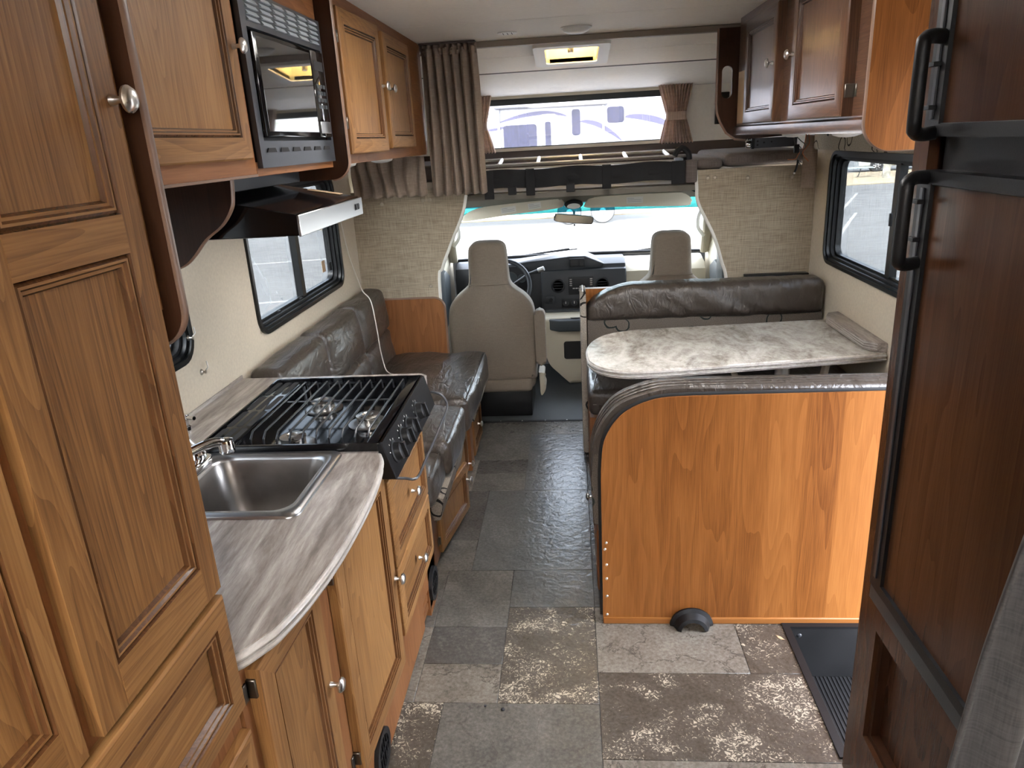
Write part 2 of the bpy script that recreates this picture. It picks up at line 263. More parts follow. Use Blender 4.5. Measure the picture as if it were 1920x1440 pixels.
def glass(name, tint, refl=0.08, rough=0.0):
    m = bpy.data.materials.new(name); m.use_nodes = True; n = m.node_tree.nodes; l = m.node_tree.links; n.clear()
    o = n.new('ShaderNodeOutputMaterial'); t = n.new('ShaderNodeBsdfTransparent'); t.inputs[0].default_value = (*tint, 1)
    g = n.new('ShaderNodeBsdfGlossy'); g.inputs['Roughness'].default_value = rough; g.inputs[0].default_value = (1, 1, 1, 1)
    lw = n.new('ShaderNodeLayerWeight'); lw.inputs[0].default_value = 0.5
    pw = n.new('ShaderNodeMath'); pw.operation = 'POWER'; pw.inputs[1].default_value = 5; l.new(lw.outputs['Facing'], pw.inputs[0])
    cl = n.new('ShaderNodeMath'); cl.operation = 'MULTIPLY_ADD'; cl.inputs[1].default_value = 0.85; cl.inputs[2].default_value = refl; l.new(pw.outputs[0], cl.inputs[0])
    mx = n.new('ShaderNodeMixShader'); l.new(cl.outputs[0], mx.inputs[0]); l.new(t.outputs[0], mx.inputs[1]); l.new(g.outputs[0], mx.inputs[2]); l.new(mx.outputs[0], o.inputs[0])
    return m
GL_SIDE = glass('tinted_side_glass', (0.29, 0.303, 0.31), 0.05)
GL_FRONT = glass('tinted_cabover_glass', (0.55, 0.555, 0.575), 0.05)
GL_WIND = glass('windshield_glass', (0.62, 0.64, 0.645), 0.05)
GL_BAND = glass('windshield_shade_band', (0.02, 0.16, 0.20), 0.05)
GL_MW = plain('microwave_door_glass', (0.010, 0.010, 0.011), 0.03, spec=1.0, coat=1.0)
def translucent(name, col):
    m = bpy.data.materials.new(name); m.use_nodes = True; n = m.node_tree.nodes; l = m.node_tree.links; n.clear()
    o = n.new('ShaderNodeOutputMaterial'); t = n.new('ShaderNodeBsdfTranslucent'); t.inputs[0].default_value = (*col, 1)
    d = n.new('ShaderNodeBsdfDiffuse'); d.inputs[0].default_value = (*col, 1)
    mx = n.new('ShaderNodeMixShader'); mx.inputs[0].default_value = 0.35; l.new(t.outputs[0], mx.inputs[1]); l.new(d.outputs[0], mx.inputs[2]); l.new(mx.outputs[0], o.inputs[0])
    return m
LID = translucent('milky_vent_lid', (0.92, 0.80, 0.60))
LIDW = translucent('milky_added_dome', (0.80, 0.78, 0.74))  # lets fill daylight through the added skylights

# ---------------------------------------------------------------- builders
ORG = {}
def org(o): return ORG.get(o.name, Vector((0, 0, 0)))
def tag(o, label=None, cat=None, group=None, kind=None):
    if label: o['label'] = label
    if cat: o['category'] = cat
    if group: o['group'] = group
    if kind: o['kind'] = kind
    return o
def thing(name, label, cat, loc=(0, 0, 0), group=None):
    o = bpy.data.objects.new(name, None); C.objects.link(o); o.location = loc; o.empty_display_size = 0.05
    ORG[o.name] = Vector(loc); return tag(o, label, cat, group)
def inset(P, d):
    n = len(P); out = []
    for i in range(n):
        a, b, c = Vector(P[i - 1]), Vector(P[i]), Vector(P[(i + 1) % n]); t = (c - a).normalized(); nn = Vector((t.y, -t.x)); out.append((b.x - nn.x * d, b.y - nn.y * d))
    return out
class MB:
    def __init__(s): s.bm = bmesh.new(); s.mi = 0
    def _new(s, fs):
        for f in fs: f.material_index = s.mi
    def box(s, x0, x1, y0, y1, z0, z1, bev=0.0, seg=2):
        vs_ = [s.bm.verts.new((x, y, z)) for z in (z0, z1) for y in (y0, y1) for x in (x0, x1)]
        fs = [s.bm.faces.new([vs_[i] for i in q]) for q in ((0, 2, 3, 1), (4, 5, 7, 6), (0, 1, 5, 4), (2, 6, 7, 3), (0, 4, 6, 2), (1, 3, 7, 5))]
        s._new(fs)
        if bev > 0:
            es = list({e for f in fs for e in f.edges})
            r = bmesh.ops.bevel(s.bm, geom=es, offset=bev, segments=seg, affect='EDGES', profile=0.5)
            s._new(r['faces'])
        return s
    def prism(s, pts, axis, a, b, bev=0.0, seg=2, ends=None):
        def P(p, t):
            return {'x': (t, p[0], p[1]), 'y': (p[0], t, p[1]), 'z': (p[0], p[1], t)}[axis]
        va = [s.bm.verts.new(P(p, a)) for p in pts]; vb = [s.bm.verts.new(P(p, b)) for p in pts]
        n = len(pts); fs = [s.bm.faces.new(va), s.bm.faces.new(vb[::-1])]
        caps = list({e for f in fs for e in f.edges})
        for i in range(n): fs.append(s.bm.faces.new((va[i], vb[i], vb[(i + 1) % n], va[(i + 1) % n])))
        s._new(fs)
        if bev > 0:
            r = bmesh.ops.bevel(s.bm, geom=caps, offset=bev, segments=seg, affect='EDGES', profile=0.5); s._new(r['faces'])
        return s
    def pad(s, pts, y0, y1, r, n=5):
        """upholstered slab: outline in XZ, rounded towards both faces"""
        sg = sum(pts[i - 1][0] * pts[i][1] - pts[i][0] * pts[i - 1][1] for i in range(len(pts))); pts = pts if sg > 0 else pts[::-1]
        rows = [(r * (1 - math.sin(R(90 * k / n))), y0 + r * .8 * (1 - math.cos(R(90 * k / n)))) for k in range(n + 1)]
        rows = rows + [(d, y0 + y1 - y) for d, y in rows[::-1]]
        L = [[s.bm.verts.new((x, y, z)) for x, z in inset(pts, d)] for d, y in rows]; m = len(pts)
        fs = [s.bm.faces.new((A[k], A[(k + 1) % m], B[(k + 1) % m], B[k])) for A, B in zip(L, L[1:]) for k in range(m)]
        fs += [s.bm.faces.new(L[0]), s.bm.faces.new(L[-1])]; s._new(fs); return s
    def ring(s, out, inn, axis, a, b):
        def P(p, t): return {'x': (t, p[0], p[1]), 'y': (p[0], t, p[1]), 'z': (p[0], p[1], t)}[axis]
        L = [[s.bm.verts.new(P(p, t)) for p in o] for o, t in ((out, a), (out, b), (inn, b), (inn, a))]
        n = len(out); fs = []
        for k in range(4):
            A, B = L[k], L[(k + 1) % 4]
            for i in range(n): fs.append(s.bm.faces.new((A[i], A[(i + 1) % n], B[(i + 1) % n], B[i])))
        s._new(fs); return s
    def tube(s, pts, r, n=8, closed=False, flat=1.0):
        pts = [Vector(p) for p in pts]; N = len(pts); rs = r if isinstance(r, (list, tuple)) else [r] * N
        prev = None; L = []
        for i, p in enumerate(pts):
            if closed: d = (pts[(i + 1) % N] - pts[i - 1])
            else: d = pts[min(i + 1, N - 1)] - pts[max(i - 1, 0)]
            d.normalize()
            if prev is None:
                u = d.cross(Vector((0, 0, 1)))
                if u.length < 0.05: u = d.cross(Vector((0, 1, 0)))
            else: u = prev - d * prev.dot(d)
            u.normalize(); prev = u; v = d.cross(u)
            L.append([s.bm.verts.new(p + rs[i] * (math.cos(2 * math.pi * k / n) * u + flat * math.sin(2 * math.pi * k / n) * v)) for k in range(n)])
        fs = []
        for i in range(N if closed else N - 1):
            A, B = L[i], L[(i + 1) % N]
            for k in range(n): fs.append(s.bm.faces.new((A[k], A[(k + 1) % n], B[(k + 1) % n], B[k])))
        if not closed: fs.append(s.bm.faces.new(L[0][::-1])); fs.append(s.bm.faces.new(L[-1]))
        s._new(fs); return s
    def lathe(s, prof, c, axis='z', n=20, sc2=1.0):
        """prof: (radius, height along axis); sc2 squashes one radial direction"""
        c = Vector(c); L = []
        for r, h in prof:
            row = []
            for k in range(n):
                a = 2 * math.pi * k / n; u, v = r * math.cos(a), r * sc2 * math.sin(a)
                row.append(s.bm.verts.new(c + Vector({'x': (h, u, v), 'y': (u, h, v), 'z': (u, v, h)}[axis])))
            L.append(row)
        fs = []
        for A, B in zip(L, L[1:]):
            for k in range(n): fs.append(s.bm.faces.new((A[k], A[(k + 1) % n], B[(k + 1) % n], B[k])))
        if prof[0][0] > 1e-6: fs.append(s.bm.faces.new(L[0]))
        if prof[-1][0] > 1e-6: fs.append(s.bm.faces.new(L[-1]))
        s._new(fs); return s
    def grid(s, fn, nu, nv, closed_u=False):
        g = [[s.bm.verts.new(fn(i / nu, j / nv)) for j in range(nv + 1)] for i in range(nu + (0 if closed_u else 1))]
        fs = []
        for i in range(nu):
            for j in range(nv):
                A, B = g[i], g[(i + 1) % len(g)]
                fs.append(s.bm.faces.new((A[j], B[j], B[j + 1], A[j + 1])))
        s._new(fs); return s
    def cushion(s, x0, x1, y0, y1, z0, z1, r=0.03, puff=(0, 0, 0), nz=0.0, seed=0.0, nsc=6.0, step=0.05):
        lo, hi = Vector((x0, y0, z0)), Vector((x1, y1, z1)); ce = (lo + hi) / 2
        def co(a, b):
            k = max(2, int((b - a - 2 * r) / step)); t = [a, a + 0.3 * r, a + 0.65 * r]
            t += [a + r + (b - a - 2 * r) * i / k for i in range(k + 1)]; return t + [b - 0.65 * r, b - 0.3 * r, b]
        G = [co(lo[i], hi[i]) for i in range(3)]; memo = {}
        def V(p):
            key = tuple(round(c, 6) for c in p)
            if key in memo: return memo[key]
            P = Vector(p); q = Vector([min(max(P[i], lo[i] + r), hi[i] - r) for i in range(3)]); d = P - q
            if d.length > 1e-9: d.normalize()
            w = [1 - min(1, abs((P[i] - ce[i]) / ((hi[i] - lo[i]) / 2))) ** 2.5 for i in range(3)]
            out = q + d * r
            for i in range(3):
                j, k = (i + 1) % 3, (i + 2) % 3
                out[i] += (1 if d[i] > 0 else -1) * abs(d[i]) * puff[i] * w[j] * w[k]
            if nz: out += d * nz * (noise.noise(Vector((out.x * nsc, out.y * nsc * 0.55, out.z * nsc)) + Vector((seed, seed * 2, 0))) + 0.5 * noise.noise(Vector((out.x * nsc * 2.3, out.y * nsc * 1.4, out.z * nsc * 2)) + Vector((0, seed, seed))))
            v = s.bm.verts.new(out); memo[key] = v; return v
        fs = []
        for ax in range(3):
            u, v = (ax + 1) % 3, (ax + 2) % 3
            for val in (lo[ax], hi[ax]):
                for a0, a1 in zip(G[u], G[u][1:]):
                    for b0, b1 in zip(G[v], G[v][1:]):
                        q = []
                        for a, b in ((a0, b0), (a1, b0), (a1, b1), (a0, b1)):
                            p = [0, 0, 0]; p[ax] = val; p[u] = a; p[v] = b; q.append(V(p))
                        fs.append(s.bm.faces.new(q))
        s._new(fs); return s
    def xf(s, fn):
        for v in s.bm.verts: v.co = fn(v.co)
        return s
    def rot(s, c, ax, ang):
        c = Vector(c); M_ = Matrix.Rotation(ang, 3, ax)
        return s.xf(lambda p: c + M_ @ (p - c))
    def make(s, name, mats, parent=None, smooth=True, at=None, kind=None, angle=38):
        bmesh.ops.remove_doubles(s.bm, verts=s.bm.verts, dist=1e-6)
        bmesh.ops.recalc_face_normals(s.bm, faces=s.bm.faces)
        o_ = org(parent) if parent else Vector(at or (0, 0, 0))
        for v in s.bm.verts: v.co -= o_
        me = bpy.data.meshes.new(name)
        if smooth:
            for f in s.bm.faces: f.smooth = True
            for e in s.bm.edges:
                if len(e.link_faces) == 2 and e.calc_face_angle(0) > R(angle): e.smooth = False
        s.bm.to_mesh(me); s.bm.free()
        for m in (mats if isinstance(mats, (list, tuple)) else [mats]): me.materials.append(m)
        o = bpy.data.objects.new(name, me); C.objects.link(o); ORG[o.name] = o_.copy()
        if parent: o.parent = parent
        else: o.location = o_
        if kind: o['kind'] = kind
        return o
def one(name, mb, mats, label, cat, at, group=None):
    return tag(mb.make(name, mats, None, at=at), label, cat, group)
def clone(o, parent, d):
    c = o.copy(); C.objects.link(c); c.parent = parent; c.location = Vector(o.location) + Vector(d); ORG[c.name] = org(o); return c
def rr(u0, u1, v0, v1, r, n=6):
    P = []
    for cx, cy, a0 in ((u1 - r, v1 - r, 0), (u0 + r, v1 - r, 90), (u0 + r, v0 + r, 180), (u1 - r, v0 + r, 270)):
        for k in range(n + 1):
            a = R(a0 + 90 * k / n); P.append((cx + r * math.cos(a), cy + r * math.sin(a)))
    return P
def spline(pts, n=8):
    """Catmull-Rom through points (any dimension)"""
    P = [Vector(p) for p in pts]; out = []
    for i in range(len(P) - 1):
        a, b, c, d = P[max(i - 1, 0)], P[i], P[i + 1], P[min(i + 2, len(P) - 1)]
        for k in range(n):
            t = k / n; out.append(0.5 * ((2 * b) + (c - a) * t + (2 * a - 5 * b + 4 * c - d) * t * t + (3 * b - a - 3 * c + d) * t ** 3))
    out.append(P[-1]); return out
def structure(name, mb, mats, at=(0, 0, 0), smooth=False):
    o = mb.make(name, mats, None, smooth=smooth, at=at); o['kind'] = 'structure'; return o
def holed(mb, axis, a, b, u0, u1, v0, v1, holes):
    """a slab with rectangular openings, one connected mesh; axis is its normal"""
    us = sorted({u0, u1, *[h[0] for h in holes], *[h[1] for h in holes]}); vs_ = sorted({v0, v1, *[h[2] for h in holes], *[h[3] for h in holes]})
    us = [u for u in us if u0 <= u <= u1]; vs_ = [v for v in vs_ if v0 <= v <= v1]
    def solid(i, j):
        if not (0 <= i < len(us) - 1 and 0 <= j < len(vs_) - 1): return False
        cu, cv = (us[i] + us[i + 1]) / 2, (vs_[j] + vs_[j + 1]) / 2
        return not any(h[0] < cu < h[1] and h[2] < cv < h[3] for h in holes)
    def P(u, v, t): return {'x': (t, u, v), 'y': (u, t, v), 'z': (u, v, t)}[axis]
    memo = {}
    def V(*q):
        if q not in memo: memo[q] = mb.bm.verts.new(P(*q))
        return memo[q]
    for i in range(len(us) - 1):
        for j in range(len(vs_) - 1):
            if not solid(i, j): continue
            A, B, Cc, D = (us[i], vs_[j]), (us[i + 1], vs_[j]), (us[i + 1], vs_[j + 1]), (us[i], vs_[j + 1])
            for t in (a, b): mb.bm.faces.new([V(*q, t) for q in (A, B, Cc, D)])
            for (di, dj), (p, q) in (((0, -1), (A, B)), ((1, 0), (B, Cc)), ((0, 1), (Cc, D)), ((-1, 0), (D, A))):
                if not solid(i + di, j + dj): mb.bm.faces.new([V(*p, a), V(*q, a), V(*q, b), V(*p, b)])
    return mb

# ================================================================ SETTING
# floor with the entry step well cut out of its right edge
SX0, SY0, SY1 = 0.69, 1.575, 2.135
mb = MB().prism([(XL, -2.6), (XR, -2.6), (XR, SY0), (SX0, SY0), (SX0, SY1), (XR, SY1), (XR, 4.07), (XL, 4.07)], 'z', -0.06, -0.004)
floor = structure('floor', mb, GROUT)
tiles = [(-.265, .045, 1.764, 2.24, 'speck'), (-.265, .045, 2.24, 2.48, 'grey'), (-.525, -.265, 2.127, 2.48, 'mid'), (-.525, -.265, 1.937, 2.127, 'dark'),
 (-.525, -.265, 1.764, 1.937, 'light'), (-.70, -.525, 1.764, 2.127, 'light'), (-.70, -.43, 1.30, 1.764, 'speck'), (-.43, .045, 1.30, 1.764, 'mid'),
 (.045, .688, 1.56, 1.90, 'speck'), (.045, .52, 1.90, 2.24, 'light'), (.52, .688, 1.90, 2.24, 'speck'), (.045, .688, 1.20, 1.56, 'light'),
 (-.435, .045, 2.48, 3.17, 'grey'), (-.70, -.435, 2.713, 3.17, 'dark'), (-.70, -.435, 2.48, 2.713, 'mid'), (-.70, -.525, 2.127, 2.48, 'mid'),
 (-.265, .045, 3.17, 3.64, 'grey'), (-.525, -.265, 3.17, 3.36, 'mid'), (-.525, -.265, 3.36, 3.53, 'dark'), (-.70, -.525, 3.17, 3.53, 'light'),
 (-.70, -.265, 3.53, 4.068, 'mid'), (-.265, .045, 3.64, 3.87, 'grey'), (-.265, .045, 3.87, 4.068, 'mid'), (.045, .30, 2.24, 4.068, 'dark'),
 (-.70, .045, 0.85, 1.30, 'speck'), (.045, .688, 0.75, 1.20, 'mid'), (-.70, .045, 0.3, .85, 'light'), (.045, .688, .3, .75, 'dark')]
for x0, x1, y0, y1, k in tiles:
    g = 0.0009
    MB().box(x0 + g, x1 - g, y0 + g, y1 - g, -0.004, 0.0, 0.0008, 1).make('floor_tile', SL[k], floor)
# walls
W1 = (2.545, 3.585, 0.985, 1.50); W2 = (0.75, 2.045, 1.05, 1.50)          # left window openings (Y0,Y1,Z0,Z1)
mb = holed(MB(), 'x', XL - 0.06, XL, -2.6, 3.9, -0.06, ZC, [W1, W2, (-2.2, -1.1, 1.0, 1.6)])
wall_left = structure('wall_left', mb, WALLM)
W3 = (2.66, 3.675, 0.985, 1.48)
mb = holed(MB(), 'x', XR, XR + 0.06, -2.6, 3.9, -0.3, ZC, [W3, (SY0 + .01, SY1 - .01, -0.22, 1.80), (-2.2, -1.1, 1.0, 1.6)])
wall_right = structure('wall_right', mb, WALLM)
mb = holed(MB(), 'y', -2.66, -2.6, XL - .06, XR + .06, -0.06, ZC, [(-0.8, 0.8, 1.0, 1.65)])
structure('wall_back', mb, WALLM)
# ceiling boards with joints
VENT = (-0.125, 0.175, 3.985, 4.345); FILL_SKY = (-0.25, 0.35, 1.95, 2.55); FILL_SKY2 = (-0.6, 0.7, -1.75, -0.35)  # the last two are openings for the added skylights
mb = holed(MB(), 'z', ZC + 0.012, ZC + 0.06, XL - .06, XR + .06, -2.66, 3.9, [FILL_SKY, FILL_SKY2])
ceiling = structure('ceiling', mb, WHITEP)
for y0, y1 in ((-2.6, -0.2), (-0.2, 0.9), (0.9, 2.1), (2.1, 3.3), (3.3, 3.9)):
    g = 0.0015
    hs = [h for h in (FILL_SKY, FILL_SKY2)]
    mb = holed(MB(), 'z', ZC, ZC + 0.012, XL, XR, y0 + g, y1 - g, [(h[0], h[1], max(h[2], y0 + g), min(h[3], y1 - g)) for h in hs if h[2] < y1 and h[3] > y0])
    mb.make('ceiling_board', CEILM, ceiling, smooth=False)
# cab-over: ceiling, front wall, sides, deck
def slope(p):                                                # the cab-over ceiling falls towards the front
    y = p.y; dz = -.117 * max(0, min(y, 4.6) - 3.95) - .165 * max(0, y - 4.6)
    return Vector((p.x, y, p.z + dz))
cab_ceil = structure('ceiling_cabover', holed(MB(), 'z', ZC - 0.004, ZC + 0.04, XL - .06, XR + .06, 3.9, 4.6, [VENT]).xf(slope), WHITEP)
cab_ceil2 = structure('ceiling_cabover_front', holed(MB(), 'z', ZC - 0.004, ZC + 0.04, XL - .06, XR + .06, 4.6, 5.3, []).xf(slope), WHITEP)
for y0, y1, par, m_ in ((3.925, 4.22, cab_ceil, CEILM), (4.22, 4.598, cab_ceil, CEILM), (4.602, 5.2, cab_ceil2, CAPM)):
    mb = holed(MB(), 'z', ZC - 0.016, ZC - 0.004, XL, XR, y0 + .0015, y1 - .0015, [(VENT[0], VENT[1], max(VENT[2], y0 + .0015), min(VENT[3], y1 - .0015))] if VENT[2] < y1 and VENT[3] > y0 else [])
    mb.xf(slope).make('ceiling_board', m_, par, smooth=False)
MB().box(XL, XR, 4.592, 4.608, ZC - .018, ZC - .012).xf(slope).make('seam_strip', DKTRIM, cab_ceil2, smooth=False)
structure('trim_1', MB().box(XL, XR, 3.885, 3.925, ZC - 0.030, ZC - 0.001, 0.004), plain('grey_brown_trim', (.26, .22, .18), .5))
FW = (-0.62, 0.70, 1.567, 1.885)
mb = holed(MB(), 'y', 5.2, 5.26, XL - .06, XR + .06, 1.38, ZC + .04, [FW])
wall_front = structure('wall_front', mb, CAPM)
MB().box(XL, XR, 5.192, 5.2, 1.44, 1.548, 0.002, 1).make('wainscot', DKTRIM, wall_front)
for x0, n in ((XL - 0.06, 'wall_cabover_left'), (XR, 'wall_cabover_right')):
    structure(n, MB().box(x0, x0 + 0.06, 3.9, 5.2, 1.34, ZC + .04), CAPM)
mb = holed(MB(), 'z', 1.36, 1.43, XL, XR, 3.98, 5.2, [(-0.50, 0.62, 3.9, 4.5)])
structure('floor_cabover', mb, CAPM)
# bulkheads (woven board) with a curved inner edge and cream edge trim
eL = [tuple(v) for v in spline([(-.735, .02, 0), (-.738, .86, 0), (-.712, .983, 0), (-.661, 1.099, 0), (-.582, 1.262, 0), (-.555, 1.36, 0)], 6)]
mb = MB().prism([(XL, .02)] + [(p[0], p[1]) for p in eL] + [(-.545, 1.40), (XL, 1.40)], 'y', YB, YB + 0.025)
bl = structure('wall_bulkhead_left', mb, WEAVE)
MB().tube([(p[0], YB + .012, p[1]) for p in eL], 0.013, 8).make('edge_trim', WHITEP, bl)
eR = [tuple(v) for v in spline([(.645, 1.425, 0), (.652, 1.34, 0), (.663, 1.258, 0), (.744, 1.096, 0), (.791, .955, 0), (.82, .84, 0), (.835, .5, 0), (.835, .02, 0)], 6)]
mb = MB().prism([(p[0], p[1]) for p in eR] + [(XR, .02), (XR, 1.425)], 'y', YB, YB + 0.025)
br = structure('wall_bulkhead_right', mb, WEAVE)
MB().tube([(p[0], YB + .012, p[1]) for p in eR], 0.013, 8).make('edge_trim', WHITEP, br)
for b_, pts in ((bl, ((-1.10, 1.335), (-1.005, 1.335), (-.78, 1.345), (-.745, 1.345), (-.78, .885), (-1.12, .60))), (br, ((.70, 1.385), (.735, 1.385), (.90, 1.375), (1.12, 1.37)))):
    k0 = None
    for x, z in pts:
        k = MB().lathe([(0.0, -.005), (.006, -.005), (.009, -.002), (.0105, 0)], (x, YB, z), 'y', 12).make('snap_button', GRIP, b_)

# ---------------------------------------------------------------- windows
def slider_window(n, axis, p, s, u0, u1, v0, v1, mull, glassm, slide=None):
    """black-framed sliding window in a wall; s is the direction into the room"""
    o = MB().ring(rr(u0 - .014, u1 + .014, v0 - .014, v1 + .014, .075), rr(u0 + .002, u1 - .002, v0 + .002, v1 - .002, .06), axis, p - s * .001, p + s * .010).make(f'window_{n}', BLKA)
    o['kind'] = 'structure'
    for k, (i0, i1, d0, d1) in enumerate(((.0, .012, .060, .0), (.010, .022, .060, .016), (.020, .032, .060, .034))):
        MB().ring(rr(u0 + i0, u1 - i0, v0 + i0, v1 - i0, .06 - i0 * .6), rr(u0 + i1, u1 - i1, v0 + i1, v1 - i1, .06 - i1 * .6), axis, p - s * d0, p - s * d1).make(['liner', 'track', 'sash'][k], [BLKA, BLKR, BLKA][k], o)
    pr_ = lambda q, t0, t1, mat, nm: MB().prism(q, axis, t0, t1).make(nm, mat, o, smooth=False)
    if mull is not None:
        pr_(rr(mull - .020, mull + .020, v0 + .025, v1 - .025, .002, 1), p - s * .058, p - s * .028, BLKA, 'mullion')
        pr_(rr(u0 + .022, mull, v0 + .022, v1 - .022, .03), p - s * .054, p - s * .051, glassm, 'pane')
        pr_(rr(mull, u1 - .022, v0 + .022, v1 - .022, .03), p - s * .048, p - s * .045, glassm, 'pane')
    else:
        pr_(rr(u0 + .022, u1 - .022, v0 + .022, v1 - .022, .03), p - s * .054, p - s * .051, glassm, 'pane')
    return o
w1 = slider_window(1, 'x', XL, 1, *W1, 3.115, GL_SIDE)
MB().prism(rr(3.43, 3.475, 1.06, 1.115, .002, 1), 'x', XL - .044, XL - .043).make('sticker', TAN, w1)
MB().box(XL - .030, XL - .020, 3.49, 3.505, 1.06, 1.10, .002).make('latch', BLKP, w1)
for yy in (2.55, 2.75, 3.0): MB().box(XL - .012, XL - .002, yy, yy + .02, 1.018, 1.026, .001).make('weep_cover', BLKP, w1)
w2 = slider_window(2, 'x', XL, 1, *W2, None, GL_SIDE)
w3 = slider_window(3, 'x', XR, -1, *W3, 3.02, GL_SIDE)
MB().box(XR + .004, XR + .014, 2.985, 3.0, 1.22, 1.27, .002).make('latch', BLKP, w3)
slider_window(4, 'y', -2.6, 1, -0.8, 0.8, 1.0, 1.65, 0.0, GL_SIDE)
slider_window(5, 'x', XL, 1, -2.2, -1.1, 1.0, 1.6, None, GL_SIDE)
slider_window(6, 'x', XR, -1, -2.2, -1.1, 1.0, 1.6, None, GL_SIDE)
# front cab-over window
w7 = MB().ring(rr(FW[0] - .02, FW[1] + .02, FW[2] - .018, FW[3] + .018, .03), rr(FW[0] + .004, FW[1] - .004, FW[2] + .002, FW[3] - .002, .02), 'y', 5.188, 5.2).make('window_7', plain('pale_window_trim', (.55, .50, .40), .45))
w7['kind'] = 'structure'
MB().ring(rr(FW[0], FW[1], FW[2], FW[3], .02), rr(FW[0] + .012, FW[1] - .012, FW[2] + .008, FW[3] - .040, .010), 'y', 5.205, 5.24).make('inner_frame', SLATEP, w7)
MB().prism(rr(FW[0] + .005, FW[1] - .005, FW[2] + .004, FW[3] - .01, .01), 'y', 5.22, 5.224).make('pane', GL_FRONT, w7)
# entry doorway lining in the right wall
d1 = structure('door_1', MB().ring(rr(SY0 - .02, SY1 + .02, -.24, 1.84, .05), rr(SY0 + .015, SY1 - .015, -.20, 1.795, .04), 'x', XR - .006, XR + .07), BLKA)
# roof skylights added over the galley and the rear as unseen fill daylight
for nm, h in (('added_skylight', FILL_SKY), ('added_skylight', FILL_SKY2)):
    t = thing(nm, 'added milky white dome bringing fill daylight through the ceiling ' + ('above the galley aisle' if h is FILL_SKY else 'of the rear room'), 'skylight', ((h[0] + h[1]) / 2, (h[2] + h[3]) / 2, ZC))
    MB().ring(rr(h[0] - .03, h[1] + .03, h[2] - .03, h[3] + .03, .04), rr(h[0] + .002, h[1] - .002, h[2] + .002, h[3] - .002, .03), 'z', ZC - .008, ZC).make('frame', WHITEP, t)
    cx, cy, wx, wy = (h[0] + h[1]) / 2, (h[2] + h[3]) / 2, (h[1] - h[0]) / 2 + .02, (h[3] - h[2]) / 2 + .02
    mbk = MB().grid(lambda u, v: (cx + wx * (2 * u - 1), cy + wy * (2 * v - 1), ZC + .062 + .10 * (1 - (2 * u - 1) ** 4) * (1 - (2 * v - 1) ** 4)), 10, 10)
    mbk.make('dome', LIDW, t)
# cab-over roof vent
t = thing('roof_vent', 'square cream roof vent with a propped tan lid in the cab-over ceiling', 'roof vent', (.02, 4.17, ZC - .03))
zc = ZC - .016
MB().ring(rr(VENT[0] - .045, VENT[1] + .045, VENT[2] - .045, VENT[3] + .045, .03), rr(VENT[0] + .012, VENT[1] - .012, VENT[2] + .012, VENT[3] - .012, .02), 'z', zc - .026, zc).xf(slope).make('flange', WHITEP, t)
MB().ring(rr(VENT[0] - .0, VENT[1] + .0, VENT[2] - .0, VENT[3] + .0, .025), rr(VENT[0] + .012, VENT[1] - .012, VENT[2] + .012, VENT[3] - .012, .02), 'z', zc - .02, zc + .115).xf(slope).make('garnish', YELP, t)
MB().prism(rr(VENT[0] - .01, VENT[1] + .01, VENT[2] - .01, VENT[3] + .01, .02), 'z', zc + .118, zc + .124).xf(slope).make('lid', LID, t)
MB().box(VENT[0] + .01, VENT[1] - .01, 4.155, 4.175, zc + .03, zc + .04, .002).xf(slope).make('crossbar', WHITEP, t)
MB().lathe([(.014, -.03), (.016, -.02), (.016, 0), (.012, .03)], (.02, 4.165, zc + .02), 'z', 12).xf(slope).make('crank', STEEL, t)

# ================================================================ OUTSIDE
def asphalt():  # mottled grey, the asphalt's own tone
    m, n, l, b = mat_new('grey_asphalt'); tc = n.new('ShaderNodeTexCoord')
    n1 = n.new('ShaderNodeTexNoise'); n1.inputs['Scale'].default_value = 30; n1.inputs['Detail'].default_value = 8; n1.inputs['Roughness'].default_value = .8; l.new(tc.outputs['Object'], n1.inputs[0])
    n2 = n.new('ShaderNodeTexNoise'); n2.inputs['Scale'].default_value = .35; n2.inputs['Detail'].default_value = 6; l.new(tc.outputs['Object'], n2.inputs[0])
    s = n.new('ShaderNodeMath'); s.operation = 'ADD'; l.new(n1.outputs[0], s.inputs[0]); l.new(n2.outputs[0], s.inputs[1])
    mr = n.new('ShaderNodeMapRange'); mr.inputs[1].default_value = .7; mr.inputs[2].default_value = 1.3; l.new(s.outputs[0], mr.inputs[0])
    r = ramp(n, [(0, (.10, .10, .10)), (1, (.20, .20, .195))]); l.new(mr.outputs[0], r.inputs[0]); l.new(r.outputs[0], b.inputs['Base Color']); b.inputs['Roughness'].default_value = .9
    return m
ASPH = asphalt()
GZ = -0.85
ground = structure('ground', MB().box(-90, 90, -60, 140, GZ - .2, GZ), ASPH)
PAINT = plain('worn_line_paint', (.36, .36, .35), .8, var=.2, vscale=12)
for x, y, L_, a in ((-5.1, 12.2, 5.0, 12), (-6.5, 17.0, 5, 12), (6.2, 17.5, 9, 66), (8.4, 23.5, 9, 66), (-4.9, 9.3, 3.5, 102)):
    MB().box(-L_ / 2, L_ / 2, -.04, .04, 0, .006).rot((0, 0, 0), 'Z', R(a)).xf(lambda p: p + Vector((x, y, GZ))).make('painted_line', PAINT, ground)
DIRT = plain('dry_dirt', (.36, .29, .19), .95, var=.35, vscale=3, bump=.5, bscale=20)
structure('ground_verge', MB().prism([(-40, 22.6), (4, 24.2), (11, 31.2), (40, 33.5), (40, 42), (8, 38), (2, 29), (-40, 27.5)], 'z', GZ, GZ + .03), DIRT)
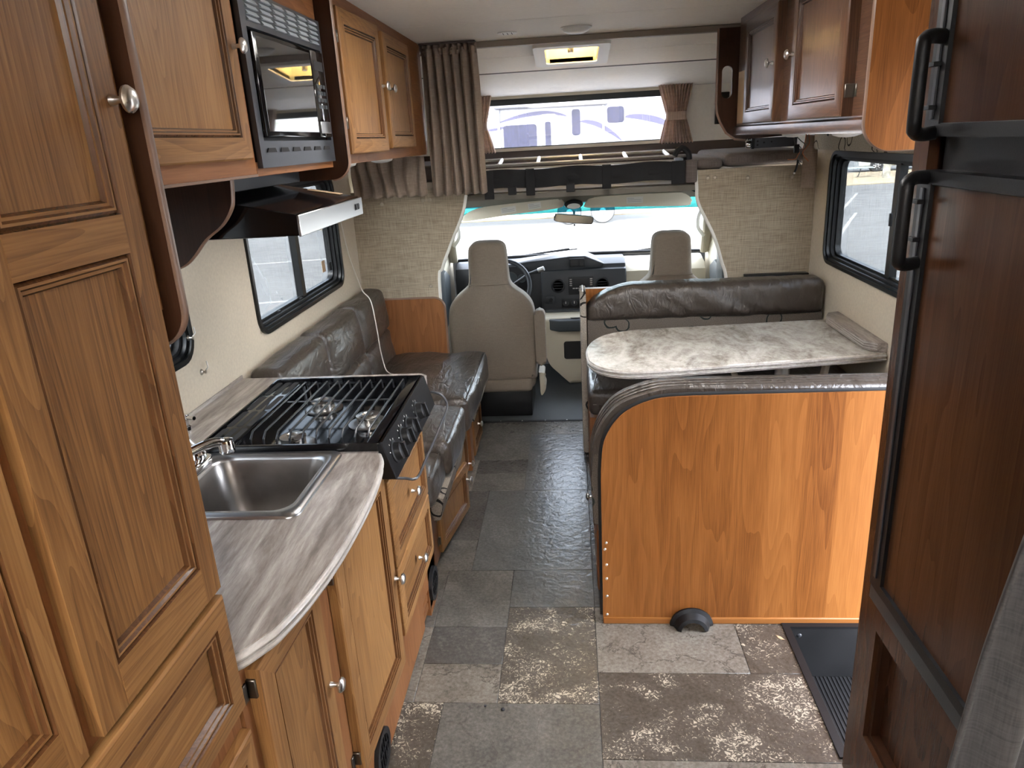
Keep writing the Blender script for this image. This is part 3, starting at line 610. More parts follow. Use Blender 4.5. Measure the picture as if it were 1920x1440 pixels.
# fifth-wheel trailer seen through the cab-over window
TY = 22.0
WHG = plain('white_gelcoat', (.19, .193, .205), .3, var=.03); TWN = plain('dark_trailer_window', (.010, .011, .028), .3, var=.35, vscale=9); TGR = plain('grey_violet_decal', (.035, .034, .062), .4); TIRE = plain('tyre_rubber', (.03, .03, .032), .8)
t = thing('travel_trailer', 'long white travel trailer with dark windows and grey swoosh graphics, seen through the cab-over window', 'trailer', (0, TY, GZ))
prof = [(-7.0, -.25), (3.2, -.25), (3.5, .55), (4.6, .75), (4.7, 1.4)] + [(4.7 - 2.0 * (1 - math.cos(a)), 1.4 + 1.75 * math.sin(a)) for a in [R(x) for x in range(15, 91, 15)]] + [(-7.0, 3.15)]
MB().prism(prof, 'y', TY, TY + 2.45, .05).make('body', WHG, t)
for q in ((-1.88, -.92, 1.2, 2.03), (.09, .33, 1.66, 2.36), (1.09, 1.57, 1.94, 2.37)):
    MB().prism(rr(*q, .08), 'y', TY - .015, TY + .01).make('window', TWN, t)
dr = MB().prism(rr(-.80, -.36, .0, 2.24, .10), 'y', TY - .02, TY + .01, .008).make('door', WHG, t)
MB().prism(rr(-.68, -.51, 1.25, 2.07, .05), 'y', TY - .028, TY - .015).make('window', TWN, dr)
MB().ring(rr(-.83, -.33, -.03, 2.27, .11), rr(-.80, -.36, .0, 2.24, .10), 'y', TY - .024, TY + .01).make('door_frame', ALU, t)
def swoosh(pts, w):
    m = MB(); P = spline([(x, 0, z) for x, z in pts], 6); n = len(P)
    up = [(p.x, p.z + w * math.sin(math.pi * min(1, (i / n) * 1.05)) ** .7) for i, p in enumerate(P)]; lo = [(p.x, p.z - .02) for p in P]
    m.prism(up + lo[::-1], 'y', TY - .006, TY + .004); return m
for pts, w in ((((-2.0, 2.12), (-1.3, 2.24), (-.6, 2.28), (-.05, 2.20)), .09), (((-2.9, 1.93), (-2.2, 1.92), (-1.6, 2.02)), .05), (((.33, 2.03), (.75, 1.90), (1.15, 1.68), (1.5, 1.45)), .13), (((1.58, 2.08), (2.1, 1.98), (2.7, 1.80), (3.2, 1.5)), .16)):
    swoosh(pts, w).make('graphic_stripe', TGR, t)
MB().lathe([(.06, -.035), (.085, -.01), (.085, .01)], (1.80, TY, 2.34), 'y', 16).make('outside_light', ALU, t)
MB().lathe([(.04, -.03), (.05, -.01), (.05, .01)], (-1.12, TY, 2.15), 'y', 14).make('porch_light', ALU, t)
for x in (-2.0, .98): MB().box(x - .035, x + .035, TY - .06, TY, .6, 2.5, .01).make('awning_arm', WHG, t)
MB().tube([(-2.1, TY - .10, 2.55), (1.1, TY - .10, 2.52)], .075, 12).make('awning_roll', WHG, t)
for x in (.93, -.05):
    w_ = MB().lathe([(.20, -.02), (.33, -.02), (.36, .03), (.36, .2), (.33, .24)], (x, TY - .02, GZ + .36), 'y', 28).make('tyre', TIRE, t)
    MB().lathe([(0, -.045), (.07, -.04), (.09, -.02), (.20, -.01), (.215, -.025), (.22, .0)], (x, TY - .02, GZ + .36), 'y', 24).make('hub', WHG, w_)
# pale saloon car beyond the right window
t = thing('parked_car', 'pale silver saloon car parked beyond the verge, seen through the right window', 'car', (15.6, 39.5, GZ))
CARP = plain('silver_car_paint', (.55, .57, .56), .25, metal=.2, coat=.6)
cy = 39.5
pf = [(-2.2, .28), (-2.28, .62), (-1.9, .86), (-1.0, .96), (-.35, 1.40), (.95, 1.43), (1.65, 1.02), (2.2, .98), (2.32, .62), (2.25, .28)]
MB().prism([(15.6 + x + .9, GZ + z) for x, z in pf], 'y', cy - .88, cy + .88, .08, 3).make('body', CARP, t)
MB().prism([(15.6 + x + .9, GZ + z) for x, z in [(-.85, 1.0), (-.28, 1.35), (.9, 1.38), (1.4, 1.04)]], 'y', cy - .90, cy - .86).make('window', TWN, t)
for dx in (-1.38, 1.42):
    w_ = MB().lathe([(.2, -.03), (.30, -.03), (.33, .02), (.33, .18), (.3, .2)], (16.5 + dx, cy - .88, GZ + .33), 'y', 26).make('tyre', TIRE, t)
    MB().lathe([(0, -.04), (.03, -.045), (.05, -.02), (.20, -.02), (.225, -.035), (.23, 0)], (16.5 + dx, cy - .88, GZ + .33), 'y', 22).make('wheel', MGREY, w_)
    for k in range(8):
        a = k * math.pi / 4
        MB().tube([(16.5 + dx + .04 * math.cos(a), cy - .925, GZ + .33 + .04 * math.sin(a)), (16.5 + dx + .19 * math.cos(a), cy - .925, GZ + .33 + .19 * math.sin(a))], .018, 6).make('spoke', ALU, w_)
t = thing('picnic_bench', 'low bench with pale blue slab top and bent tube legs on the verge', 'bench', (12.5, 35.2, GZ))
MB().box(10.9, 13.6, 35.0, 35.4, GZ + .42, GZ + .47, .01).make('seat', plain('pale_blue_board', (.40, .52, .55), .5), t)
for x in (12.6, 13.2): MB().tube([(x - .25, 35.2, GZ + .03), (x - .18, 35.2, GZ + .10), (x - .10, 35.2, GZ + .38), (x - .09, 35.2, GZ + .43)], .022, 8).make('leg', MGREY, t)
t = thing('tree_trunk', 'pale peeling tree trunk standing on the dirt verge', 'tree', (13.85, 34.2, GZ))
P = [(13.85, 34.2, GZ + .02), (13.83, 34.2, GZ + .25), (13.86, 34.2, GZ + .8), (13.9, 34.2, GZ + 1.6), (13.88, 34.2, GZ + 2.6), (13.95, 34.2, GZ + 4.0)]
MB().tube(spline(P, 5), [(.22 if i == 0 else .17 - .0022 * i) for i in range(26)], 12).xf(lambda p: p + Vector((.02 * noise.noise(p * 4), .02 * noise.noise(p * 4 + Vector((3, 1, 2))), 0))).make('trunk', plain('pale_bark', (.42, .40, .34), .9, var=.45, vscale=5, bump=.8, bscale=14), t)
LEAFM = plain('leaf_green', (.10, .17, .045), .7, var=.3, vscale=2)
mb = MB()
for k in range(420):
    a, r_, h = random.uniform(0, 6.28), 2.2 * math.sqrt(random.random()), random.uniform(0, 1)
    c_ = Vector((13.95 + r_ * math.cos(a) * (1.1 - .4 * abs(h - .4)), 34.2 + r_ * math.sin(a), GZ + 3.6 + 2.6 * h)); q = Matrix.Rotation(random.uniform(0, 6.28), 3, Vector((random.uniform(-1, 1), random.uniform(-1, 1), random.uniform(-1, 1))).normalized())
    vs4 = [mb.bm.verts.new(c_ + q @ Vector(v)) for v in ((-.16, 0, 0), (0, -.07, .02), (.18, 0, 0), (0, .07, .02))]; mb.bm.faces.new(vs4)
mb.make('foliage', LEAFM, t, kind='stuff')
# own bonnet in front of the windshield
t = thing('van_bonnet', 'white sloping van bonnet in front of the windshield', 'bonnet', (.035, 5.9, .4))
MB().grid(lambda u, v: (.035 + (-.92 + 1.84 * u) * (1 - .12 * v), 5.42 + 1.15 * v, .735 - .10 * v - .16 * v ** 3 - .10 * abs(2 * u - 1) ** 4 + .025 * math.cos((2 * u - 1) * 7)), 22, 14).make('hood_panel', plain('white_bonnet_paint', (.62, .63, .64), .3), t)
MB().box(.035 - .78, .035 + .78, 6.50, 6.60, -.2, .50, .03).make('grille', WHG, t)
for x0, x1 in ((-.55, -.02), (.30, .78)):
    wp = MB().tube([(x0, 5.47, .765), (x0 + .1, 5.46, .785), (x1, 5.425, .835)], .008, 6).make('wiper', BLKP, t)
    MB().tube([(x0 + .12, 5.45, .792), (x1 + .06, 5.425, .832)], .005, 6).make('blade', BLKR, wp)

# ================================================================ CABINETRY HELPERS
KNOBM = {}
HINGE = plain('dull_hinge_metal', (0.16, 0.145, 0.125), 0.35, metal=1.0)
def knob(parent, pos, axis, s, r=.0155, mat=NICK):
    """oval mushroom knob whose neck starts at pos and points along s*axis"""
    key = (axis, s, r, mat.name)
    if key not in KNOBM:
        o = MB().lathe([(.0, 0), (.0065, .0), (.006, .004 * s), (.004, .009 * s), (.0045, .015 * s), (r, .020 * s), (r * 1.02, .023 * s), (r * .8, .0275 * s), (r * .4, .0295 * s), (0, .030 * s)], (0, 0, 0), axis, 18, 1.0).make('knob', mat)
        KNOBM[key] = o.data; o.parent = parent; o.location = Vector(pos) - org(parent); return o
    o = bpy.data.objects.new('knob', KNOBM[key]); C.objects.link(o); o.parent = parent; o.location = Vector(pos) - org(parent); return o
DPROF = [(0, 0), (0, .013), (.0035, .0165), (.009, .018), (.046, .018), (.048, .0135), (.0515, .0165), (.0545, .0165), (.057, .0125), (.0605, .0125), (.064, .006)]
def door(parent, name, p, s, y0, y1, z0, z1, knob_at=None, hinges=(), hinge_side=0, swing=0.0, prof=DPROF, mats=None, panel=None, label=None, thick=0.0, glaze=None):
    """frame-and-panel door in the plane x = p that faces s*X; swing opens it about its hinge side (0: y0, 1: y1)"""
    mats = (mats or [OAK, OAKY]) + [glaze or GLAZE]; panel = panel or OAK
    prof = [prof[0]] + [(a_, b_ + thick) for a_, b_ in prof[1:]]; nprof = len(prof)
    yh = y0 if hinge_side == 0 else y1; sg = -1 if hinge_side == 0 else 1
    def T(v):
        if not swing: return v
        return Vector((p, yh, 0)) + Matrix.Rotation(s * sg * R(swing), 3, 'Z') @ (v - Vector((p, yh, 0)))
    mb = MB(); L = []
    for d, w in prof:
        L.append([mb.bm.verts.new((p + s * w, y, z)) for y, z in ((y0 + d, z0 + d), (y1 - d, z0 + d), (y1 - d, z1 - d), (y0 + d, z1 - d))])
    for q_, (A, B) in enumerate(zip(L, L[1:])):
        for k in range(4):
            f = mb.bm.faces.new((A[k], A[(k + 1) % 4], B[(k + 1) % 4], B[k])); f.material_index = 2 if q_ in (4, 5, 7, 9) and nprof == 11 else (1 if k in (0, 2) else 0)
    f = mb.bm.faces.new(L[0]); f.material_index = 0
    d = mb.xf(T).make(name, mats, parent, angle=25)
    e = prof[-1][0] - .001
    MB().box(min(p, p + s * (.007 + thick)), max(p, p + s * (.007 + thick)), y0 + e, y1 - e, z0 + e, z1 - e).xf(T).make('panel', panel, d, smooth=False)
    if knob_at:
        k = knob(d, T(Vector((p + s * (.018 + thick), knob_at[0], knob_at[1]))), 'x', s)
        if swing: k.rotation_euler.z = s * sg * R(swing)
    for z in hinges:
        mb = MB().box(p - .001 if s > 0 else p - .010 - thick, p + .010 + thick if s > 0 else p + .001, yh + sg * .001 - .004, yh + sg * .001 + .004, z - .018, z + .018, .0015, 1)
        h = mb.make('hinge', HINGE, d)
        MB().box(p + s * .001 - .0025, p + s * .001 + .0025, yh + sg * .008, yh + sg * .022, z - .017, z + .017, .001, 1).make('hinge_leaf', HINGE, parent)
    if label: d['label'] = label
    return d

# ================================================================ PANTRY (left foreground)
PX = -.55
pan = thing('pantry_cabinet', 'tall oak pantry cabinet with panelled doors and drawers at the left edge', 'cabinet', (-.86, .40, 0))
MB().box(XL + .004, PX - .02, -.02, .868, .02, ZC - .004).make('carcass', FRM, pan, smooth=False)
holed(MB(), 'x', PX - .02, PX, -.02, .888, .02, ZC - .004, [(.31, .56, 1.06, 2.03), (.615, .86, 1.06, 2.03), (.31, .86, .82, .98), (.31, .86, .12, .73)]).make('face_frame', FRM, pan, smooth=False)
def two_panel(y0, y1, yl, yr, z0, z1, openings, kn):
    d = holed(MB(), 'x', PX, PX + .016, y0, y1, z0, z1, [(yl, yr, a_, b_) for a_, b_ in openings]).make('door', OAK, pan, smooth=False)
    for a_, b_ in openings:
        mb = MB(); L = []
        for dd, w in ((0, .016), (.002, .0115), (.0055, .0145), (.0085, .0145), (.011, .0105), (.0145, .0105), (.018, .004)):
            L.append([mb.bm.verts.new((PX + w, y, z)) for y, z in ((yl + dd, a_ + dd), (yr - dd, a_ + dd), (yr - dd, b_ - dd), (yl + dd, b_ - dd))])
        for q_, (A, B) in enumerate(zip(L, L[1:])):
            for k in range(4): mb.bm.faces.new((A[k], A[(k + 1) % 4], B[(k + 1) % 4], B[k])).material_index = 2 if q_ in (0, 1, 3, 5) else (1 if k in (0, 2) else 0)
        mb.make('moulding', [OAK, OAKY, GLAZE], d, angle=25)
        MB().box(PX, PX + .005, yl + .016, yr - .016, a_ + .016, b_ - .016).make('panel', OAK, d, smooth=False)
    MB().box(PX + .0155, PX + .0165, yl, yr, openings[0][1], openings[1][0]).make('middle_rail', OAKY, d, smooth=False)
    MB().box(PX + .0155, PX + .0165, yl, yr, z0 + .002, openings[0][0]).make('bottom_rail', OAKY, d, smooth=False)
    knob(d, (PX + .0165, kn[0], kn[1]), 'x', 1)
    return d
two_panel(.601, .886, .649, .845, 1.015, 2.05, ((1.072, 1.516), (1.562, 2.0)), (.872, 1.690))
two_panel(.290, .574, .338, .546, 1.015, 2.05, ((1.072, 1.516), (1.562, 2.0)), (.560, 1.540))
PDR = [(0, 0), (0, .016), (.004, .019), (.009, .020), (.036, .020), (.038, .0155), (.0415, .0185), (.0445, .0185), (.047, .0145), (.0505, .0145), (.054, .008)]
door(pan, 'drawer', PX, 1, .290, .884, .798, 1.003, (.36, .89), prof=PDR, mats=[OAKY, OAKY], panel=OAKY)
door(pan, 'door', PX, 1, .290, .884, .10, .752, (.36, .60), prof=PDR)
MB().box(PX - .02, PX, .888, .916, 1.43, ZC - .004).make('filler', OAK, pan, smooth=False)
MB().box(PX - .03, PX - .012, .888, .912, 1.395, 1.43).make('filler_block', OAK, pan, smooth=False)

# ================================================================ UPPER LEFT CABINETS
UX, UZ = -.72, 1.576
def hang_panel(parent, name, y0, y1, x0, x1, zb, zt, r, mat=DARKW):
    """side panel with a rounded lower front corner and light edge banding"""
    out = [(x0, zt), (x0, zb)] + [(x1 - r + r * math.cos(a), zb + r + r * math.sin(a)) for a in [R(-90 + 90 * k / 8) for k in range(9)]] + [(x1, zt)]
    o = MB().prism(out, 'y', y0, y1).make(name, mat, parent, smooth=False)
    MB().tube([(x1 - r + (r + .0005) * math.cos(a), (y0 + y1) / 2, zb + r + (r + .0005) * math.sin(a)) for a in [R(-90 + 90 * k / 10) for k in range(11)]] + [(x1 + .0005, (y0 + y1) / 2, zt)], (y1 - y0) * .55, 8, flat=.35).make('edge_band', PIPE, o)
    return o
uc = thing('kitchen_wall_cabinet', 'oak wall cabinet with one large panelled door beside the microwave', 'cabinet', (-.94, 1.3, UZ))
MB().box(XL + .003, UX - .02, .936, 1.690, UZ, ZC - .003).make('carcass', FRMY, uc, smooth=False)
holed(MB(), 'x', UX - .02, UX, .936, 1.690, UZ - .004, ZC - .003, [(1.0, 1.64, 1.66, 2.02)]).make('face_frame', FRMY, uc, smooth=False)
hang_panel(uc, 'end_panel', .918, .935, -.86, -.527, 1.378, ZC - .003, .05)
door(uc, 'door', UX, 1, .96, 1.650, UZ + .035, 2.05, (1.627, 1.84), (1.70, 1.97), 0)
MB().box(UX, UX + .003, .936, 1.690, UZ - .004, UZ + .002, .001, 1).make('scuffed_edge', PIPE, uc)
mc = thing('microwave_cabinet', 'oak cabinet surround with a curved dark side panel holding the microwave', 'cabinet', (-.94, 1.98, UZ))
MB().box(XL + .003, UX - .02, 1.692, 2.262, UZ, UZ + .022).make('shelf', FRMY, mc, smooth=False)
MB().box(UX - .02, UX, 1.692, 2.262, UZ - .004, UZ + .028, .001, 1).make('lower_rail', FRMY, mc, smooth=False)
MB().box(UX - .02, UX, 1.692, 2.262, 1.970, ZC - .003).make('upper_rail', FRMY, mc, smooth=False)
MB().box(XL + .003, UX - .02, 1.692, 2.262, 2.0, ZC - .003).make('top_board', FRMY, mc, smooth=False)
hang_panel(mc, 'side_panel', 2.264, 2.284, -.95, -.672, 1.535, ZC - .003, .055)
# two-door cabinet
tc_ = thing('lounge_wall_cabinet', 'oak wall cabinet with two narrow panelled doors above the sofa', 'cabinet', (-.94, 3.05, UZ))
MB().box(XL + .003, UX - .02, 2.286, 3.80, UZ + .01, ZC - .003).make('carcass', FRMY, tc_, smooth=False)
holed(MB(), 'x', UX - .02, UX, 2.286, 3.80, UZ, ZC - .003, [(2.41, 2.79, 1.65, 2.0), (2.97, 3.37, 1.65, 2.0)]).make('face_frame', FRMY, tc_, smooth=False)
door(tc_, 'door', UX, 1, 2.385, 2.820, UZ + .030, 2.035, (2.797, 1.832), (1.70, 1.95), 0, swing=2, thick=.016)
door(tc_, 'door', UX, 1, 2.945, 3.400, UZ + .040, 2.035, (2.970, 1.834), (), 1, thick=.016)
mb = MB().prism([(3.80, UZ), (3.80, ZC - .003), (3.845, ZC - .003), (3.845, UZ + .07), (3.835, UZ + .035), (3.815, UZ + .01)], 'x', XL + .2, UX, .003, 1)
mb.make('end_panel', FRM, tc_)
for y in (2.62, 3.18):
    t = thing('puck_light', f'round white puck light under the lounge wall cabinet, {"nearer to the microwave" if y < 3 else "nearer to the curtain"}', 'light', (-.80, y, UZ), 'puck lights under the wall cabinet')
    MB().lathe([(.05, .009), (.05, .0), (.044, -.010), (.025, -.016), (0, -.018)], (-.80, y, UZ - .0), 'z', 24).make('lens', WHITEP, t)
    MB().lathe([(.052, .009), (.055, .004), (.053, -.002), (.049, -.002)], (-.80, y, UZ), 'z', 24).make('rim', WHITEP, t)

# ================================================================ MICROWAVE
mw = thing('microwave_oven', 'built-in black microwave with grey louvred trim kit', 'microwave', (-.9, 1.98, 1.60))
MB().box(-1.10, UX - .004, 1.722, 2.236, 1.602, 1.966).make('case', BLKP, mw, smooth=False)
my0, my1, mz0, mz1 = 1.700, 2.250, 1.590, 1.972
holed(MB(), 'x', UX + .001, UX + .013, my0, my1, mz0, mz1, [(1.728, 2.232, 1.650, 1.893)]).make('trim_frame', MGREY, mw, smooth=False)
for i in range(6):
    for j in range(5):
        y = 1.735 + i * .084; z = 1.906 + j * .0125
        if i == 0 and j == 0: lv0 = MB().prism([(UX + .013, z), (UX + .013, z + .009), (UX + .019, z + .001), (UX + .019, z)], 'y', y, y + .062).xf(lambda p: Vector((p.x, p.y, p.z))).make('louvre', plain('louvre_with_sheen', (.42, .46, .48), .3, metal=.3), mw, smooth=False)  # pale grey-blue: reflected light on the louvres is put into their colour
        else: clone(lv0, mw, (0, i * .084, j * .0125))
for i in range(6):
    y = 1.735 + i * .083
    MB().prism([(y, 1.624), (y + .058, 1.624), (y + .050, 1.634), (y + .008, 1.634)], 'x', UX + .012, UX + .0155).make('slot', DKINT, mw, smooth=False)
dd = MB().box(UX + .002, UX + .020, 1.735, 2.120, 1.658, 1.886, .004).make('door', BLK, mw)
MB().box(UX + .019, UX + .0215, 1.752, 2.108, 1.670, 1.876, .001, 1).make('window', GL_MW, dd)
cp = MB().box(UX + .002, UX + .0195, 2.127, 2.226, 1.658, 1.886, .003).make('control_panel', GL_MW, mw)
for j in range(4):
    for i in range(3): MB().box(UX + .0192, UX + .0200, 2.140 + i * .027, 2.160 + i * .027, 1.735 + j * .018, 1.745 + j * .018).make('button', SLATEP, cp, smooth=False)
MB().box(UX + .0192, UX + .0200, 2.140, 2.214, 1.835, 1.860).make('display', DKINT, cp, smooth=False)
MB().box(UX + .0192, UX + .0205, 2.135, 2.220, 1.668, 1.700, .001, 1).make('door_button', STEEL, cp)

# ================================================================ RANGE HOOD AND BRACKET
bk = thing('shelf_bracket', 'dark curved wooden bracket beside the range hood', 'bracket', (-.98, 1.68, 1.40))
crv = spline([(-.778, 1.575, 0), (-.782, 1.535, 0), (-.79, 1.505, 0), (-.819, 1.468, 0), (-.864, 1.437, 0), (-.898, 1.402, 0), (-.925, 1.380, 0), (-.958, 1.370, 0), (-1.0, 1.378, 0)], 5)
MB().prism([(XL + .003, 1.574)] + [(p.x, min(p.y, 1.574)) for p in crv] + [(XL + .003, 1.378)], 'y', 1.670, 1.690).make('board', DARKW, bk, smooth=False)
MB().tube([(p.x, 1.680, min(p.y, 1.572)) for p in crv], .009, 8, flat=.4).make('edge_band', PIPE, bk)
MB().box(XL + .003, -.985, 1.655, 1.669, 1.395, 1.46).make('cleat', MAPLEX, bk, smooth=False)
hd = thing('range_hood', 'black range hood with a steel front lip above the stove', 'range hood', (-.9, 2.0, 1.44))
HX = -.647
body = [(XL + .004, 1.43), (XL + .004, 1.535), (-.93, 1.535), (HX - .012, 1.482), (HX - .004, 1.476), (HX - .004, 1.43)]
MB().prism(body, 'y', 1.722, 2.268, .002, 1).make('shell', BLK, hd)
MB().box(HX - .006, HX, 1.718, 2.272, 1.428, 1.479, .0015, 1).make('front_lip', STEEL, hd)
MB().box(XL + .05, -.83, 1.73, 2.26, 1.535, 1.572, .002, 1).make('duct_collar', MGREY, hd)
sw = MB().box(HX, HX + .001, 2.188, 2.232, 1.446, 1.464).make('switch_plate', BLKP, hd, smooth=False)
for y in (2.191, 2.213): MB().box(HX + .0005, HX + .004, y, y + .015, 1.448, 1.462, .001, 1).make('switch', BLKP, sw)
MB().box(-.80, -.70, 2.225, 2.262, .0, .001).xf(lambda p: Vector((p.x, p.y, 1.4845 + (-p.x - .66) * .187 + p.z))).make('warning_label', TAN, hd, smooth=False)
MB().box(XL + .06, HX - .06, 1.77, 2.22, 1.424, 1.431, .002, 1).make('filter', STEEL, hd)

# ================================================================ KITCHEN BASE
BX = -.545
kb = thing('kitchen_base_cabinet', 'oak base cabinet with two doors and two drawers under the sink counter', 'cabinet', (-.86, 1.6, 0))
MB().box(XL + .004, BX - .02, .892, 2.318, .015, .60).make('carcass', FRM, kb, smooth=False)
holed(MB(), 'x', BX - .02, BX, .892, 2.318, .03, .845, [(.94, 1.165, .12, .80), (1.325, 1.68, .23, .79), (1.765, 2.18, .51, .735), (1.765, 2.18, .285, .47), (2.08, 2.18, .03, .12)]).make('face_frame', FRM, kb, smooth=False)
MB().box(BX - .05, BX - .03, .892, 2.318, 0, .10).make('toe_kick', FRMY, kb, smooth=False)
door(kb, 'door', BX, 1, .920, 1.188, .10, .836, (1.168, .590), (.24, .80), 0, swing=1.5, thick=.006)
door(kb, 'door', BX, 1, 1.300, 1.702, .205, .825, (1.684, .495), (.26, .755), 0, swing=1.5, thick=.006)
DRW = [(0, 0), (0, .013), (.0035, .0165), (.009, .018), (.036, .018), (.038, .0135), (.0415, .0165), (.0445, .0165), (.047, .0125), (.0505, .0125), (.054, .006)]
door(kb, 'drawer', BX, 1, 1.740, 2.205, .492, .758, (1.975, .615), prof=DRW, mats=[OAKY, OAKY], panel=OAKY, thick=.014, label='upper oak drawer with round knob')
door(kb, 'drawer', BX, 1, 1.740, 2.205, .262, .486, (1.975, .378), prof=DRW, mats=[OAKY, OAKY], panel=OAKY, thick=.014, label='lower oak drawer with round knob')
for i, z in enumerate((.035, .070)): MB().box(BX - .018, BX - .006, 2.0, 2.19, z, z + .028, .003, 1).make('kick_slat', FRMY, kb)
MB().box(BX - .055, BX, 2.19, 2.318, 0, .24).make('end_leg', FRM, kb, smooth=False)
def vent(y, z):
    v = MB().ring([(y + .062 * math.cos(a), z + .062 * math.sin(a)) for a in [2 * math.pi * k / 28 for k in range(28)]], [(y + .045 * math.cos(a), z + .045 * math.sin(a)) for a in [2 * math.pi * k / 28 for k in range(28)]], 'x', BX, BX + .012).make('heat_vent', BLKP, kb)
    MB().lathe([(.045, .0), (.045, .002), (0, .002)], (BX, y, z), 'x', 24).make('vent_recess', DKINT, v)
    for k in range(5):
        yy = y - .034 + k * .017; h = math.sqrt(max(.0004, .044 ** 2 - (yy - y) ** 2))
        MB().box(BX + .002, BX + .009, yy - .002, yy + .002, z - h, z + h).make('vent_fin', BLKP, v, smooth=False)
    MB().box(BX + .002, BX + .010, y - .044, y + .044, z - .002, z + .002).make('vent_bar', BLKP, v, smooth=False)
vent(2.245, .102); vent(1.478, .098)

# countertop
CZ = .88
front = spline([(-.574, .892, 0), (-.545, .905, 0), (-.52, .944, 0), (-.505, .978, 0), (-.485, 1.075, 0), (-.472, 1.228, 0), (-.473, 1.431, 0), (-.489, 1.60, 0), (-.512, 1.672, 0)], 6)
out = [(XL + .002, .892)] + [(p.x, p.y) for p in front] + [(-.512, 1.682), (-.93, 1.682), (-.93, 2.246), (-.512, 2.246), (-.505, 2.31), (-.53, 2.332), (XL + .002, 2.332)]
SK = (-.985, -.60, 1.330, 1.677)
ct = thing('countertop', 'grey-brown stone-look laminate countertop with a bowed front edge', 'countertop', (-.86, 1.6, CZ))
mb = MB()
def counter(mb, pts, hole, z0, z1):
    bm = mb.bm
    for z, flip in ((z0, 0), (z1, 1)):
        A = [bm.verts.new((x, y, z)) for x, y in pts]; B = [bm.verts.new((x, y, z)) for x, y in hole]
        es = [bm.edges.new((A[i], A[(i + 1) % len(A)])) for i in range(len(A))] + [bm.edges.new((B[i], B[(i + 1) % len(B)])) for i in range(len(B))]
        bmesh.ops.triangle_fill(bm, use_beauty=True, edges=es)
        if not flip: A0, B0 = A, B
    for P_, Q_ in ((A0, A), (B0, B)):
        for i in range(len(P_)): bm.faces.new((P_[i], P_[(i + 1) % len(P_)], Q_[(i + 1) % len(P_)], Q_[i]))
counter(mb, out, rr(SK[0] + .03, SK[1] - .025, SK[2] + .025, SK[3] - .025, .03), CZ - .034, CZ)
mb.make('slab', CTOP, ct, smooth=False)
EDG = stone_laminate('laminate_edge', [(.3, (.20, .175, .155)), (.5, (.34, .31, .285)), (.7, (.48, .455, .43))], rot=.2, scale=9, rough=.3)
edge = [Vector((p.x + .001, p.y, 0)) for p in front]
MB().tube([(p.x, p.y, CZ - .009) for p in edge], .0085, 10, flat=.8).make('edge_bead', EDG, ct)
MB().tube([(p.x - .001, p.y, CZ - .026) for p in edge], .006, 8).make('lower_bead', EDG, ct)
MB().tube([(-.93, 2.30, CZ - .012), (-.55, 2.30, CZ - .012)], .001, 6).make('joint', DKTRIM, ct)
MB().box(XL + .002, XL + .006, .9, 2.332, CZ, CZ + .012).make('caulk_strip', CTOP, ct, smooth=False)

# sink and tap
sk = thing('sink', 'square stainless steel sink set into the counter', 'sink', (-.79, 1.52, CZ))
rim_o, rim_i = rr(SK[0], SK[1], SK[2], SK[3], .03), rr(SK[0] + .065, SK[1] - .032, SK[2] + .03, SK[3] - .035, .045)
mb = MB(); n_ = len(rim_o); rows = []
def row(pts, z): rows.append([mb.bm.verts.new((x, y, z)) for x, y in pts])
def lerp(A, B, t): return [(a[0] + (b[0] - a[0]) * t, a[1] + (b[1] - a[1]) * t) for a, b in zip(A, B)]
floor_o = rr(SK[0] + .095, SK[1] - .060, SK[2] + .06, SK[3] - .065, .06); ctr = [((SK[0] + SK[1]) / 2, (SK[2] + SK[3]) / 2)] * n_
row(rim_o, CZ + .0005); row(lerp(rim_o, rim_i, .06), CZ + .006); row(lerp(rim_o, rim_i, .55), CZ + .0085); row(lerp(rim_o, rim_i, .92), CZ + .006); row(rim_i, CZ - .002)
row(lerp(rim_i, floor_o, .25), CZ - .03); row(lerp(rim_i, floor_o, .6), CZ - .10); row(lerp(rim_i, floor_o, .8), CZ - .135); row(floor_o, CZ - .150); row(lerp(floor_o, ctr, .3), CZ - .155); row(lerp(floor_o, ctr, .85), CZ - .158)
for q_, (A, B) in enumerate(zip(rows, rows[1:])):
    for k in range(n_): mb.bm.faces.new((A[k], A[(k + 1) % n_], B[(k + 1) % n_], B[k])).material_index = 1 if q_ < 4 else 0
mb.bm.faces.new(rows[-1]); mb.make('basin', [SINKM, STEEL], sk, angle=60)
MB().lathe([(0, 0), (.028, 0), (.038, .003), (.042, .001)], (ctr[0][0], ctr[0][1], CZ - .157), 'z', 20).make('drain', STEEL, sk)
fc = thing('kitchen_tap', 'chrome kitchen tap with a long spout behind the sink', 'tap', (-.955, 1.50, CZ))
MB().prism(rr(-.985, -.925, 1.40, 1.64, .028), 'z', CZ + .0065, CZ + .024, .006).make('deck_plate', CHROME, fc)
MB().tube(spline([(-.955, 1.43, CZ + .02), (-.955, 1.43, CZ + .055), (-.945, 1.445, CZ + .075), (-.90, 1.49, CZ + .092), (-.865, 1.525, CZ + .098), (-.845, 1.542, CZ + .090), (-.840, 1.547, CZ + .072)], 5), .0115, 12).make('spout', CHROME, fc)
MB().lathe([(.010, .025), (.017, .022), (.0185, .012), (.0185, -.008), (.014, -.012)], (-.842, 1.545, CZ + .075), 'z', 16).make('aerator', CHROME, fc)
for y in (1.455, 1.61):
    h = MB().lathe([(.02, 0), (.021, .012), (.014, .022), (.012, .034), (0, .038)], (-.957, y, CZ + .022), 'z', 16).make('handle', CHROME, fc)
    MB().tube([(-.957, y, CZ + .052), (-.99, y + .03, CZ + .058)], .006, 8).make('lever', CHROME, h)
t = thing('sprayer_knob', 'small chrome fitting at the wall end of the counter', 'fitting', (-1.12, 1.86, CZ))
